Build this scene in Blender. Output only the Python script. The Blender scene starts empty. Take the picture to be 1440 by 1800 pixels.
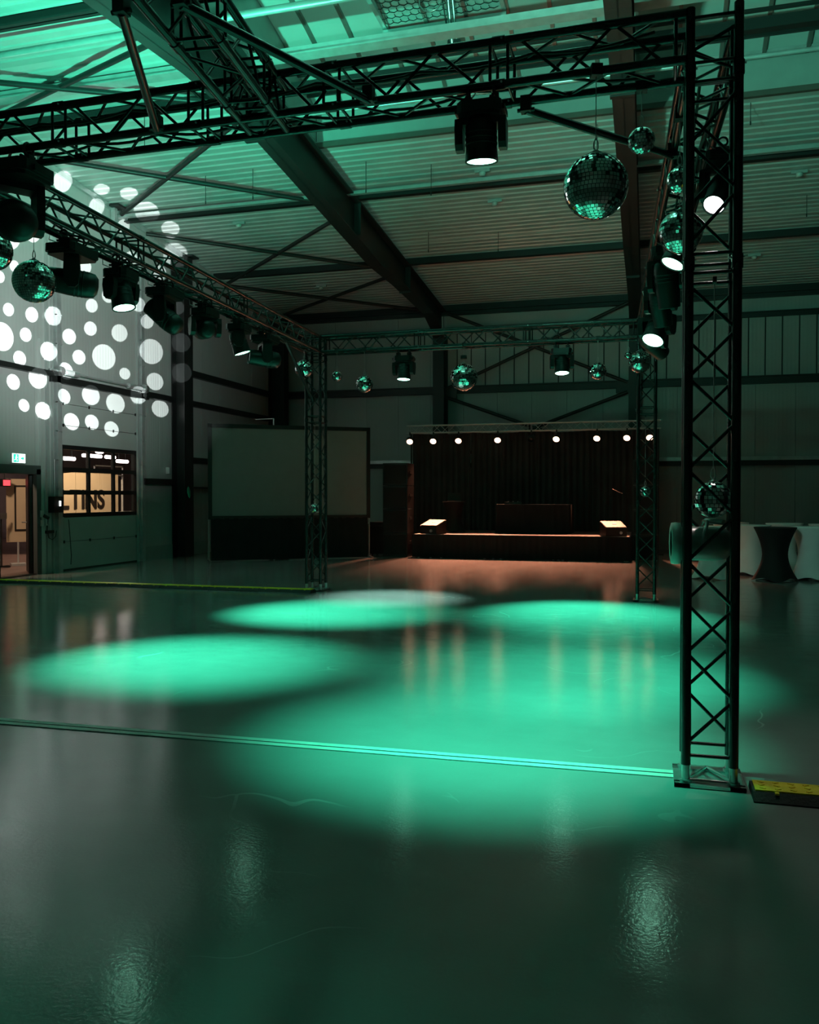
import bpy, math, random
from mathutils import Vector, Matrix
random.seed(7)
C = bpy.context.scene
COL = C.collection
PI = math.pi
R = math.radians

# ------------------------------------------------------------------ camera
cam_d = bpy.data.cameras.new('camera')
cam = bpy.data.objects.new('camera', cam_d)
COL.objects.link(cam)
YAW = math.atan(420/1500)
PITCH = math.atan(30/1500)
cam.location = (0, 0, 1.55)
cam.rotation_euler = (PI/2 - PITCH, 0, YAW)
cam_d.sensor_fit = 'VERTICAL'
cam_d.sensor_height = 36.0
cam_d.lens = 36.0*1500/1800
cam_d.clip_start = 0.05
cam_d.clip_end = 200
C.camera = cam

# ------------------------------------------------------------------ world, exposure
w = bpy.data.worlds.new('world'); C.world = w; w.use_nodes = True
w.node_tree.nodes['Background'].inputs[0].default_value = (.3, .5, .45, 1)
w.node_tree.nodes['Background'].inputs[1].default_value = 0.002
C.view_settings.view_transform = 'Standard'
C.view_settings.look = 'None'
C.view_settings.gamma = 1
C.view_settings.use_curve_mapping = False
C.view_settings.exposure = 1.0
C.cycles.use_denoising = True
C.cycles.max_bounces = 8
C.cycles.diffuse_bounces = 4
C.cycles.glossy_bounces = 4
C.cycles.sample_clamp_indirect = 4.0
C.cycles.blur_glossy = 0.5

TEAL = (0.055, 1.0, 0.56)
PALE = (0.5, 1.0, 0.84)
COOL = (0.93, 1.0, 0.98)
WARM = (1.0, 0.36, 0.20)

def spot(name, loc, target, power, color, angle, blend=1.0, radius=.06):
    d = bpy.data.lights.new(name, 'SPOT')
    d.energy = power; d.color = color; d.spot_size = R(angle); d.spot_blend = blend
    d.shadow_soft_size = radius
    o = bpy.data.objects.new(name, d); COL.objects.link(o)
    o.location = loc
    o.rotation_euler = (Vector(target) - Vector(loc)).to_track_quat('-Z', 'Y').to_euler()
    return o

# beams of the lit moving heads and one added fill (each starts at a lens built further down)
BEAMS = [
    # lens, target on the floor, power, colour, cone
    ((-4.93, 7.28, 3.33), (-4.15, 7.15, 0), 1500, TEAL, 54),
    ((-5.05, 10.03, 3.33), (-4.10, 10.5, 0), 1900, TEAL, 52),
    ((-3.72, 12.93, 3.33), (-3.75, 12.3, 0), 820, PALE, 44),
    ((-1.26, 12.92, 3.33), (-0.75, 11.25, 0), 2100, TEAL, 52),
    ((-0.92, 4.92, 3.39), (-0.95, 5.35, 0), 850, TEAL, 58),
    ((0.21, 7.0, 3.30), (-0.55, 7.35, 0), 720, TEAL, 60),
    ((0.05, 10.12, 3.28), (-0.7, 8.4, 0), 260, TEAL, 56),
    ((0.14, 11.32, 3.36), (2.6, 17.2, .6), 90, PALE, 30),  # added fill for the cocktail tables, its head has a dark lens
    ((0.41, 5.78, 3.38), (.95, 4.72, 0), 22, (1.0, .86, .80), 80),
]
for i, (a, b, p, c, ang) in enumerate(BEAMS):
    spot('moving_head_beam', a, b, p, c, ang, 1.0, .07)
# wide upward wash of a moving head on the left truss
spot('ceiling_wash_beam', (-5.46, 8.42, 3.70), (-7.2, 11.0, 8.0), 1700, (.09, 1.0, .60), 92, .9, .08)
spot('ceiling_wash_beam', (-2.0, 5.6, 4.25), (-.6, 9.2, 8.2), 1250, (.22, 1.0, .67), 112, 1.0, .09)  # second wash added to brighten the ceiling, no fixture built for it
# warm stage lamps
STAGE_X = [-6.38, -5.71, -5.0, -3.92, -2.35, -1.30, -0.54, 0.02]
for i, x in enumerate(STAGE_X):
    tx = (-5.4, -5.2, -4.6, -3.6, -2.8, -1.9, -1.2, .4)[i]
    spot('stage_lamp_beam', (x, 22.76, 3.02), (tx, 19.2, 0), 1300 if i == 3 else 800, WARM, 48, 1.0, .06)
# polka-dot pattern beam thrown on the left wall (pattern plate given as round holes)
GOBO_SRC = Vector((-5.22, 9.20, 3.50)); GOBO_AIM = Vector((-11.47, 16.2, 5.2))
DOTS = [(-0.259,.024,.017),(-.191,.016,.019),(-.284,-.045,.037),(-.211,-.034,.018),(-.133,.017,.023),(-.149,-.069,.024),(-.232,-.095,.02),(-.089,-.028,.019),(-.033,-.005,.017),(-.029,.047,.016),(-.064,-.074,.018),(0,-.067,.03),(.039,-.009,.02),(.052,-.099,.014),(-.102,-.112,.022),(-.255,-.158,.021),(-.181,-.139,.027),(-.225,-.215,.017),(-.169,-.221,.023),(-.108,-.175,.02),(-.034,-.161,.024),(.029,-.171,.024),(-.087,-.234,.022),(-.032,-.226,.019),(.019,-.234,.019),(.084,-.145,.02),(.113,-.043,.028),(.123,-.108,.02),(.136,-.167,.02),(.179,-.018,.021),(.182,-.083,.022),(.168,.055,.016),(.083,.056,.016),(.013,.072,.017),(-.245,.198,.032),(-.179,.203,.02),(-.178,.131,.016),(-.236,.129,.014),(-.28,.102,.015),(.103,.021,.016),(-.097,.314,.024),(-.008,.301,.017),(.05,.302,.02),(-.014,.258,.019),(.093,.26,.027),(.048,.217,.015),(.148,.222,.02),(.162,.161,.026),(.065,.151,.016),(-.044,.131,.016),(-.088,.092,.016),(.129,.123,.016),(-.338,.025,.021),(-.369,-.14,.025),(-.356,-.215,.022),(-.321,.138,.022)]
g = spot('polka_dot_beam', GOBO_SRC, GOBO_AIM, 6500, COOL, 56, .05, .004)
zz = (GOBO_SRC - GOBO_AIM).normalized(); xx = Vector((0, 0, 1)).cross(zz).normalized(); yy = zz.cross(xx)
g.rotation_euler = Matrix((xx, yy, zz)).transposed().to_euler()
g.data.use_nodes = True
nt = g.data.node_tree
em = nt.nodes['Emission']
tc = nt.nodes.new('ShaderNodeTexCoord'); sx = nt.nodes.new('ShaderNodeSeparateXYZ')
nt.links.new(tc.outputs['Normal'], sx.inputs[0])
def mth(op, a, b=None):
    n = nt.nodes.new('ShaderNodeMath'); n.operation = op
    for i, v in enumerate((a, b)):
        if v is None: continue
        if isinstance(v, (int, float)): n.inputs[i].default_value = v
        else: nt.links.new(v, n.inputs[i])
    return n.outputs[0]
az = mth('ABSOLUTE', sx.outputs[2])
u = mth('DIVIDE', sx.outputs[0], az); v = mth('DIVIDE', sx.outputs[1], az)
cmb = nt.nodes.new('ShaderNodeCombineXYZ')
nt.links.new(u, cmb.inputs[0]); nt.links.new(v, cmb.inputs[1])
acc = None
for (du, dv, dr) in DOTS:
    d = nt.nodes.new('ShaderNodeVectorMath'); d.operation = 'DISTANCE'
    nt.links.new(cmb.outputs[0], d.inputs[0]); d.inputs[1].default_value = (du, dv, 0)
    q = mth('SUBTRACT', dr, d.outputs['Value'])
    acc = q if acc is None else mth('MAXIMUM', acc, q)
hole = mth('MULTIPLY', acc, 700.0)
n = nt.nodes.new('ShaderNodeClamp'); nt.links.new(hole, n.inputs[0]); hole = n.outputs[0]
ln = nt.nodes.new('ShaderNodeVectorMath'); ln.operation = 'DISTANCE'
nt.links.new(cmb.outputs[0], ln.inputs[0]); ln.inputs[1].default_value = (-.10, .02, 0)
base = nt.nodes.new('ShaderNodeMapRange'); nt.links.new(ln.outputs['Value'], base.inputs[0])
base.inputs[1].default_value = .16; base.inputs[2].default_value = .47; base.inputs[3].default_value = .15; base.inputs[4].default_value = .0
nt.links.new(mth('MAXIMUM', hole, base.outputs[0]), em.inputs['Strength'])
# unseen fill lights added to brighten the booth and sign board next door
pd = bpy.data.lights.new('neighbour_room_lamp', 'POINT'); pd.energy = 260; pd.color = (1, .71, .48); pd.shadow_soft_size = .25
po = bpy.data.objects.new('neighbour_room_lamp', pd); COL.objects.link(po); po.location = (-13.0, 19.6, 3.4)
pd2 = bpy.data.lights.new('neighbour_room_lamp', 'POINT'); pd2.energy = 110; pd2.color = (1, .70, .48); pd2.shadow_soft_size = .2
po2 = bpy.data.objects.new('neighbour_room_lamp', pd2); COL.objects.link(po2); po2.location = (-12.4, 12.6, 3.3)

# ------------------------------------------------------------------ materials
MATS = {}
def mat(name, color, rough=.5, metal=0.0, var=0.0, scale=4.0, bump=0.0, bscale=60.0, emit=None, spec=.5, stretch=None):
    if name in MATS: return MATS[name]
    m = bpy.data.materials.new(name); m.use_nodes = True
    t = m.node_tree; b = t.nodes['Principled BSDF']
    b.inputs['Base Color'].default_value = (*color, 1)
    b.inputs['Roughness'].default_value = rough
    b.inputs['Metallic'].default_value = metal
    b.inputs['Specular IOR Level'].default_value = spec
    if emit:
        b.inputs['Emission Color'].default_value = (*emit[0], 1)
        b.inputs['Emission Strength'].default_value = emit[1]
    co = t.nodes.new('ShaderNodeTexCoord')
    src = co.outputs['Object']
    if stretch:
        mp = t.nodes.new('ShaderNodeMapping'); mp.inputs['Scale'].default_value = stretch
        t.links.new(src, mp.inputs[0]); src = mp.outputs[0]
    if var:
        nz = t.nodes.new('ShaderNodeTexNoise'); nz.inputs['Scale'].default_value = scale; nz.inputs['Detail'].default_value = 6
        t.links.new(src, nz.inputs['Vector'])
        cr = t.nodes.new('ShaderNodeValToRGB')
        cr.color_ramp.elements[0].position = .3; cr.color_ramp.elements[1].position = .7
        cr.color_ramp.elements[0].color = (*[max(0, c*(1-var)) for c in color], 1)
        cr.color_ramp.elements[1].color = (*[min(1, c*(1+var)) for c in color], 1)
        t.links.new(nz.outputs[0], cr.inputs[0]); t.links.new(cr.outputs[0], b.inputs['Base Color'])
    if bump:
        n2 = t.nodes.new('ShaderNodeTexNoise'); n2.inputs['Scale'].default_value = bscale
        t.links.new(src, n2.inputs['Vector'])
        bp = t.nodes.new('ShaderNodeBump'); bp.inputs['Strength'].default_value = bump; bp.inputs['Distance'].default_value = .01
        t.links.new(n2.outputs[0], bp.inputs['Height']); t.links.new(bp.outputs[0], b.inputs['Normal'])
    MATS[name] = m
    return m

M_steel = mat('dark_painted_steel', (.011, .013, .0125), .5, var=.15)
M_truss = mat('black_truss_paint', (.012, .014, .014), .25, var=.2, scale=9)
M_black = mat('black_plastic', (.009, .010, .010), .4, var=.2, scale=12)
M_cloth = mat('black_cloth', (.006, .006, .006), .95, var=.3, scale=3, bump=.2)
M_curtain = mat('black_stage_curtain', (.030, .027, .026), .95, var=.3, scale=2)
M_alu = mat('bare_aluminium', (.55, .57, .57), .3, .9, var=.1, scale=20)
M_galv = mat('galvanised_sheet', (.50, .53, .53), .35, .5, var=.12, scale=6)
M_wallp = mat('grey_wall_panel', (.40, .42, .41), .45, var=.05, scale=1.5)
M_gap = mat('dark_panel_joint', (.03, .035, .035), .8)
M_deck = mat('white_roof_deck', (.50, .53, .52), .38, .25, var=.08, scale=2)
M_fascia = mat('smooth_upstand_sheet', (.30, .33, .32), .55, var=.05)
M_trimbrown = mat('brown_edge_trim', (.10, .075, .065), .6, var=.1)
M_poly = mat('milky_glazing_sheet', (.36, .40, .39), .5, var=.05, scale=2)
M_rib = mat('rooflight_rib', (.20, .17, .16), .35, .5, var=.1)
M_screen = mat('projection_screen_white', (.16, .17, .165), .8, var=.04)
M_mirror = mat('mirror_tile', (.86, .88, .87), .04, 1.0)
M_core = mat('dark_ball_core', (.012, .013, .013), .6, var=.1)
M_lens_g = mat('lit_lens_green_white', (.9, .95, .9), .3, emit=((.36, 1.0, .68), 7.0))
M_lens_w = mat('lit_lens_white', (.9, .9, .9), .3, emit=((1, .93, .96), 14.0))
M_lens_s = mat('lit_stage_lens', (.9, .9, .9), .3, emit=((1.0, .50, .30), 4.5))
M_lens_off = mat('dark_lens_glass', (.02, .03, .03), .05, var=.1)
M_yellow = mat('yellow_ramp_lid', (.88, .62, .02), .5, var=.15, scale=14, bump=.3, bscale=90)
M_rubber = mat('black_rubber', (.014, .015, .014), .7, var=.2, scale=10, bump=.3)
M_white = mat('white_stretch_cloth', (.80, .81, .80), .75, var=.04)
M_blackst = mat('black_stretch_cloth', (.006, .006, .006), .8, var=.2)
M_tape = mat('pale_cable_cover', (.42, .46, .44), .5, var=.1, scale=8)
M_monitor = mat('pale_monitor_panel', (.15, .145, .14), .6, var=.05)
M_letter = mat('dark_lettering', (.012, .008, .006), .6, var=.1)
M_beige = mat('beige_booth_panel', (.62, .50, .33), .6, var=.05, scale=1)
M_nroom = mat('neighbour_room_dark', (.14, .11, .115), .8, var=.1)
M_nfloor = mat('neighbour_room_floor', (.16, .10, .085), .6, var=.15)
M_tube = mat('glowing_lamp_tube', (.9, .85, .85), .4, emit=((1, .80, .78), 6.0))
M_exitw = mat('exit_sign_white', (.8, .9, .85), .4, emit=((.72, 1, .86), 1.1))
M_exitg = mat('exit_sign_green', (.02, .4, .2), .4, emit=((.02, .75, .38), .8))
M_red = mat('red_glow_box', (.5, .02, .03), .4, emit=((1, .08, .10), .7))
M_indic = mat('white_indicator', (.9, .9, .9), .4, emit=((.9, 1, .97), 3.0))
M_board = mat('cream_board', (.70, .56, .38), .6, var=.03)
M_green_light = mat('green_plastic_tag', (.04, .55, .34), .5, var=.2)  # colour stands in for green light reflected onto the column
M_post = mat('white_metal_post', (.55, .56, .55), .4, .2, var=.05)

# clear window glass
M_glass = bpy.data.materials.new('window_glass'); M_glass.use_nodes = True
t = M_glass.node_tree; t.nodes.remove(t.nodes['Principled BSDF'])
gl = t.nodes.new('ShaderNodeBsdfGlossy'); gl.inputs['Roughness'].default_value = .02
tr = t.nodes.new('ShaderNodeBsdfTransparent'); tr.inputs[0].default_value = (.9, .92, .91, 1)
lw = t.nodes.new('ShaderNodeLayerWeight'); lw.inputs[0].default_value = .5
pw = t.nodes.new('ShaderNodeMath'); pw.operation = 'POWER'; pw.inputs[1].default_value = 5
ma = t.nodes.new('ShaderNodeMath'); ma.operation = 'MULTIPLY_ADD'; ma.inputs[1].default_value = .9; ma.inputs[2].default_value = .04
t.links.new(lw.outputs['Facing'], pw.inputs[0]); t.links.new(pw.outputs[0], ma.inputs[0])
mx = t.nodes.new('ShaderNodeMixShader')
t.links.new(ma.outputs[0], mx.inputs[0]); t.links.new(tr.outputs[0], mx.inputs[1]); t.links.new(gl.outputs[0], mx.inputs[2])
t.links.new(mx.outputs[0], t.nodes['Material Output'].inputs[0])

# ribbed wall panels: fine vertical micro lines as relief
def ribbed(m, axis, freq):
    t = m.node_tree; b = t.nodes['Principled BSDF']
    co = t.nodes.new('ShaderNodeTexCoord'); wv = t.nodes.new('ShaderNodeTexWave')
    wv.bands_direction = axis; wv.inputs['Scale'].default_value = freq
    t.links.new(co.outputs['Object'], wv.inputs['Vector'])
    bp = t.nodes.new('ShaderNodeBump'); bp.inputs['Strength'].default_value = .35; bp.inputs['Distance'].default_value = .004
    t.links.new(wv.outputs[1], bp.inputs['Height']); t.links.new(bp.outputs[0], b.inputs['Normal'])
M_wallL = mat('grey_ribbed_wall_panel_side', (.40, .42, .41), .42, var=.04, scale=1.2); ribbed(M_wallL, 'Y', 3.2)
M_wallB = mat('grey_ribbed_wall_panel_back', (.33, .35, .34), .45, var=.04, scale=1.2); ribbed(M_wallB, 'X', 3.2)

# polished concrete
M_floor = bpy.data.materials.new('polished_concrete'); M_floor.use_nodes = True
t = M_floor.node_tree; b = t.nodes['Principled BSDF']
co = t.nodes.new('ShaderNodeTexCoord')
n1 = t.nodes.new('ShaderNodeTexNoise'); n1.inputs['Scale'].default_value = .55; n1.inputs['Detail'].default_value = 8; n1.inputs['Roughness'].default_value = .6
n2 = t.nodes.new('ShaderNodeTexNoise'); n2.inputs['Scale'].default_value = 5.0; n2.inputs['Detail'].default_value = 6
mp = t.nodes.new('ShaderNodeMapping'); mp.inputs['Scale'].default_value = (.8, 1.2, 1); mp.inputs['Rotation'].default_value = (0, 0, .12)
t.links.new(co.outputs['Object'], mp.inputs[0])
t.links.new(co.outputs['Object'], n1.inputs['Vector']); t.links.new(mp.outputs[0], n2.inputs['Vector'])
ad = t.nodes.new('ShaderNodeMath'); ad.operation = 'MULTIPLY_ADD'; ad.inputs[1].default_value = .2
t.links.new(n2.outputs[0], ad.inputs[0]); t.links.new(n1.outputs[0], ad.inputs[2])
cr = t.nodes.new('ShaderNodeValToRGB')
cr.color_ramp.elements[0].position = .35; cr.color_ramp.elements[0].color = (.19, .19, .185, 1)
cr.color_ramp.elements[1].position = .85; cr.color_ramp.elements[1].color = (.25, .25, .245, 1)
t.links.new(ad.outputs[0], cr.inputs[0])
# curved scuff marks
vo = t.nodes.new('ShaderNodeTexVoronoi'); vo.feature = 'DISTANCE_TO_EDGE'; vo.inputs['Scale'].default_value = .8
nd = t.nodes.new('ShaderNodeTexNoise'); nd.inputs['Scale'].default_value = 1.1
va = t.nodes.new('ShaderNodeVectorMath'); va.operation = 'MULTIPLY_ADD'; va.inputs[1].default_value = (1.6, 1.6, 0)
t.links.new(co.outputs['Object'], nd.inputs['Vector']); t.links.new(nd.outputs[1], va.inputs[0]); t.links.new(co.outputs['Object'], va.inputs[2])
t.links.new(va.outputs[0], vo.inputs['Vector'])
lt = t.nodes.new('ShaderNodeMath'); lt.operation = 'LESS_THAN'; lt.inputs[1].default_value = .004
t.links.new(vo.outputs['Distance'], lt.inputs[0])
msk = t.nodes.new('ShaderNodeMapRange'); msk.inputs[1].default_value = .56; msk.inputs[2].default_value = .66
nm = t.nodes.new('ShaderNodeTexNoise'); nm.inputs['Scale'].default_value = .9
t.links.new(co.outputs['Object'], nm.inputs['Vector']); t.links.new(nm.outputs[0], msk.inputs[0])
mm = t.nodes.new('ShaderNodeMath'); mm.operation = 'MULTIPLY'; t.links.new(lt.outputs[0], mm.inputs[0]); t.links.new(msk.outputs[0], mm.inputs[1])
mix = t.nodes.new('ShaderNodeMixRGB'); mix.inputs[2].default_value = (.34, .34, .33, 1)
t.links.new(mm.outputs[0], mix.inputs[0]); t.links.new(cr.outputs[0], mix.inputs[1]); t.links.new(mix.outputs[0], b.inputs['Base Color'])
rr = t.nodes.new('ShaderNodeMapRange'); rr.inputs[1].default_value = .3; rr.inputs[2].default_value = .75; rr.inputs[3].default_value = .105; rr.inputs[4].default_value = .165
t.links.new(n2.outputs[0], rr.inputs[0]); t.links.new(rr.outputs[0], b.inputs['Roughness'])
n3 = t.nodes.new('ShaderNodeTexNoise'); n3.inputs['Scale'].default_value = 55; n3.inputs['Detail'].default_value = 3
t.links.new(co.outputs['Object'], n3.inputs['Vector'])
bp = t.nodes.new('ShaderNodeBump'); bp.inputs['Strength'].default_value = .16; bp.inputs['Distance'].default_value = .004
t.links.new(n3.outputs[0], bp.inputs['Height']); t.links.new(bp.outputs[0], b.inputs['Normal'])
b.inputs['Specular IOR Level'].default_value = .45

# ------------------------------------------------------------------ mesh helpers
class MB:
    def __init__(s): s.v = []; s.f = []; s.sm = []
    def add(s, vs, fs, smooth=False):
        o = len(s.v); s.v += [tuple(x) for x in vs]
        s.f += [tuple(i+o for i in f) for f in fs]; s.sm += [smooth]*len(fs)
        return s
    def hexa(s, p):   # 8 corners: bottom 0-3 ccw, top 4-7
        return s.add(p, [(3,2,1,0),(4,5,6,7),(0,1,5,4),(1,2,6,5),(2,3,7,6),(3,0,4,7)])
    def box(s, c, d, rz=0.0, m=None):
        x, y, z = d[0]/2, d[1]/2, d[2]/2
        p = [Vector(q) for q in ((-x,-y,-z),(x,-y,-z),(x,y,-z),(-x,y,-z),(-x,-y,z),(x,-y,z),(x,y,z),(-x,y,z))]
        if rz: rm = Matrix.Rotation(rz, 3, 'Z'); p = [rm @ q for q in p]
        p = [q + Vector(c) for q in p]
        if m: p = [m @ q for q in p]
        return s.hexa(p)
    def span(s, a, b):
        return s.box([(a[i]+b[i])/2 for i in range(3)], [abs(b[i]-a[i]) for i in range(3)])
    def tube(s, p0, p1, r, n=8, r1=None, caps=True):
        p0 = Vector(p0); p1 = Vector(p1); d = (p1-p0)
        if d.length < 1e-6: return s
        d.normalize(); r1 = r if r1 is None else r1
        a = d.orthogonal().normalized(); b = d.cross(a)
        vs = []
        for k in range(n):
            t = 2*PI*k/n; q = a*math.cos(t)+b*math.sin(t)
            vs.append(p0+q*r); vs.append(p1+q*r1)
        o = [(2*k, 2*((k+1) % n), 2*((k+1) % n)+1, 2*k+1) for k in range(n)]
        s.add(vs, o, True)
        if caps:
            s.add([vs[2*k] for k in range(n)][::-1], [tuple(range(n))])
            s.add([vs[2*k+1] for k in range(n)], [tuple(range(n))])
        return s
    def path(s, pts, r, n=6):
        pts = [Vector(p) for p in pts]; rings = []
        a = None
        for i, p in enumerate(pts):
            d = (pts[min(i+1, len(pts)-1)]-pts[max(i-1, 0)]).normalized()
            if a is None: a = d.orthogonal().normalized()
            a = (a - d*a.dot(d)).normalized(); b = d.cross(a)
            rings.append([p+(a*math.cos(2*PI*k/n)+b*math.sin(2*PI*k/n))*r for k in range(n)])
        vs = [q for rg in rings for q in rg]
        fs = [(i*n+k, i*n+(k+1) % n, (i+1)*n+(k+1) % n, (i+1)*n+k) for i in range(len(pts)-1) for k in range(n)]
        s.add(vs, fs, True)
        s.add(rings[0][::-1], [tuple(range(n))]); s.add(rings[-1], [tuple(range(n))])
        return s
    def lathe(s, prof, n=24, m=None, smooth=True):   # prof: (r, z)
        vs = []
        for r, z in prof:
            for k in range(n):
                q = Vector((r*math.cos(2*PI*k/n), r*math.sin(2*PI*k/n), z)); vs.append(m @ q if m else q)
        fs = [(i*n+k, i*n+(k+1) % n, (i+1)*n+(k+1) % n, (i+1)*n+k) for i in range(len(prof)-1) for k in range(n)]
        return s.add(vs, fs, smooth)
    def prism(s, poly, vec):      # planar polygon extruded along vec
        n = len(poly); v = Vector(vec)
        a = [Vector(p) for p in poly]; b = [p+v for p in a]
        s.add(a+b, [tuple(range(n))[::-1], tuple(range(n, 2*n))]+[(k, (k+1) % n, n+(k+1) % n, n+k) for k in range(n)])
        return s
    def mesh(s, name, m):
        me = bpy.data.meshes.new(name); me.from_pydata(s.v, [], s.f)
        me.polygons.foreach_set('use_smooth', s.sm)
        me.materials.append(m); me.update()
        return me

def link(name, me, parent=None, mtx=None):
    o = bpy.data.objects.new(name, me); COL.objects.link(o)
    if parent is not None: o.parent = parent
    if mtx is not None: o.matrix_basis = mtx
    return o
def part(name, mb, m, parent=None, label=None, kind=None):
    o = link(name, mb.mesh(name, m), parent)
    if label: o['label'] = label
    if kind: o['kind'] = kind
    return o
def tag(o, label, cat, group=None, kind=None):
    o['label'] = label; o['category'] = cat
    if group: o['group'] = group
    if kind: o['kind'] = kind
    return o
def thing(name, label, cat, loc=(0,0,0), rz=0, group=None):
    o = bpy.data.objects.new(name, None); COL.objects.link(o)
    o.location = loc; o.rotation_euler = (0, 0, rz); o.empty_display_size = .1
    return tag(o, label, cat, group)
def single(name, mb, m, label, cat, group=None): return tag(part(name, mb, m), label, cat, group)
def struct(name, mb, m, parent=None):
    o = part(name, mb, m, parent)
    if parent is None: o['kind'] = 'structure'
    return o
def sempty(name):
    o = bpy.data.objects.new(name, None); COL.objects.link(o); o['kind'] = 'structure'; return o

# ------------------------------------------------------------------ hall shell
XL, XR, YB, YF = -11.47, 16.5, 25.12, -2.0
RIDGE = 11.55
def pz(y):            # underside of the purlins
    return 7.05 + .085*(25-max(y, 2*RIDGE-y))
DECK = .17
struct('floor', MB().span((-23, YF-.3, -.2), (XR+.3, 34, 0)), M_floor)

# left wall: backing with openings, panels proud of it
DW = (13.02, 14.0, 1.97)        # doorway
GT = (14.80, 17.46, 3.88)       # sectional gate
def prism_y(mb, x0, x1, y0, y1, z0, top):    # wall piece, its top follows the roof
    a, b_ = (pz(y0)+top, pz(y1)+top) if top is not None else (None, None)
    return mb.hexa([(x0,y0,z0),(x1,y0,z0),(x1,y1,z0),(x0,y1,z0),(x0,y0,a),(x1,y0,a),(x1,y1,b_),(x0,y1,b_)])
wl = sempty('wall_left')
bk = MB()
def wl_cells():
    ys = [YF] + [x*1.0 for x in range(-1, 13)] + [13.02, 14.0, 14.80, 15.69, 16.57, 17.46, 18.4, 19.4, 20.4, 21.4, 22.4, 23.4, 24.4, YB]
    return sorted(set(ys + [RIDGE]))
ys = wl_cells()
for y0, y1 in zip(ys[:-1], ys[1:]):
    z0 = DW[2] if (y0 >= 13.0 and y1 <= 14.01) else GT[2] if (y0 >= 14.79 and y1 <= 17.47) else 0
    prism_y(bk, XL-.16, XL-.05, y0, y1, z0, DECK+.25)
part('backing', bk, M_gap, wl)
for y0, y1 in zip(ys[:-1], ys[1:]):
    z0 = DW[2] if (y0 >= 13.0 and y1 <= 14.01) else GT[2] if (y0 >= 14.79 and y1 <= 17.47) else 0
    part('wall_panel', prism_y(MB(), XL-.05, XL, y0+.004, y1-.004, z0, DECK+.2), M_wallL, wl)
# back wall
wb = sempty('wall_back')
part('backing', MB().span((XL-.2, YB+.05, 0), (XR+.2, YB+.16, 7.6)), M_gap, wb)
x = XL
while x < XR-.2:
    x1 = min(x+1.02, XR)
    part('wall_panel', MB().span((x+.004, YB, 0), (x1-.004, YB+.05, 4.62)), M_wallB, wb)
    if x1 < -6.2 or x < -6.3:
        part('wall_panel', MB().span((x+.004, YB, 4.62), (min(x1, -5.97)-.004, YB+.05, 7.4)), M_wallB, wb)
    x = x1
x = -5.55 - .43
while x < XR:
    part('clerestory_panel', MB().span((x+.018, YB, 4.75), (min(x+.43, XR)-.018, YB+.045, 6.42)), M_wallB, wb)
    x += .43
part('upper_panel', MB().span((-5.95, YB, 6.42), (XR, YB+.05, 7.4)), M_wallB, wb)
struct('wall_right', MB().span((XR, YF, 0), (XR+.15, YB+.2, 8.6)), M_wallp)
struct('wall_front', MB().span((XL-.2, YF-.15, 0), (XR+.2, YF, 8.6)), M_wallp)
struct('baseboard_left', MB().span((XL, 17.6, 0), (XL+.03, YB, .32)), M_fascia)
struct('baseboard_back', MB().span((XL, YB-.03, 0), (XR, YB, .25)), M_fascia)

# corrugated roof deck
OPEN0, OPEN1 = 2*RIDGE-15.0, 15.0       # rooflight opening along the ridge
ceil = sempty('ceiling')
def deck(x0, x1, ya, yb):
    pts = []; P = .21
    k0 = int(ya/P)-1
    cand = []
    for k in range(k0, int(yb/P)+2):
        for off, dz in ((0, 0), (.11, 0), (.135, .02), (.185, .02)):
            cand.append((k*P+off, dz))
    pts = [(ya, .02)]+[c for c in cand if ya < c[0] < yb and abs(c[0]-RIDGE) > .01]+[(yb, .02)]
    mb = MB(); vs = []
    for y, dz in pts:
        z = pz(y)+DECK+dz
        vs += [(x0, y, z), (x1, y, z)]
    mb.add(vs, [(2*i, 2*i+2, 2*i+3, 2*i+1) for i in range(len(pts)-1)])
    n = len(vs); up = [(a, b_, c+.06) for a, b_, c in vs]
    mb.add(up, [(2*i+1, 2*i+3, 2*i+2, 2*i) for i in range(len(pts)-1)])
    return mb
BAYX = [XL-.1, -6.0, -.38, 5.2, 10.8, XR+.1]
for i in range(5):
    if i == 0:
        for ya, yb in ((YF-.1, 5.2), (5.2, RIDGE), (RIDGE, 18.0), (18.0, YB+.1)):
            part('roof_sheet', deck(BAYX[0], BAYX[1], ya, yb), M_deck, ceil)
    else:
        part('roof_sheet', deck(BAYX[i], BAYX[i+1], YF-.1, OPEN0), M_deck, ceil)
        part('roof_sheet', deck(BAYX[i], BAYX[i+1], OPEN1, 20.0), M_deck, ceil)
        part('roof_sheet', deck(BAYX[i], BAYX[i+1], 20.0, YB+.1), M_deck, ceil)

# ridge rooflight: upstands, glazing sheets between curved ribs, smoke vent
rl = sempty('window_1')
UP0, RISE = 8.68, .75
def vz(y): return UP0+RISE*(1-((y-RIDGE)/(OPEN1-RIDGE))**2)
for y, s_ in ((OPEN1, 1), (OPEN0, -1)):
    part('upstand', MB().span((-6.0, y, pz(y)+DECK-.02), (XR, y+.06*s_, UP0)), M_fascia, rl)
    part('sill_rail', MB().span((-6.0, y-.10*s_, UP0-.03), (XR, y+.06*s_, UP0+.03)), M_galv, rl)
    part('edge_trim', MB().span((-6.0, y-.05*s_, pz(y)+DECK-.06), (XR, y+.03*s_, pz(y)+DECK+.03)), M_trimbrown, rl)
part('end_gable', MB().prism([(-6.06, OPEN0, 7.9)]+[(-6.06, OPEN0+(OPEN1-OPEN0)*k/12, vz(OPEN0+(OPEN1-OPEN0)*k/12)+.05) for k in range(13)]+[(-6.06, OPEN1, 7.9)], (.05, 0, 0)), M_fascia, rl)
ribx = [-5.45+.655*k for k in range(34)]
NY = 14
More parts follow.
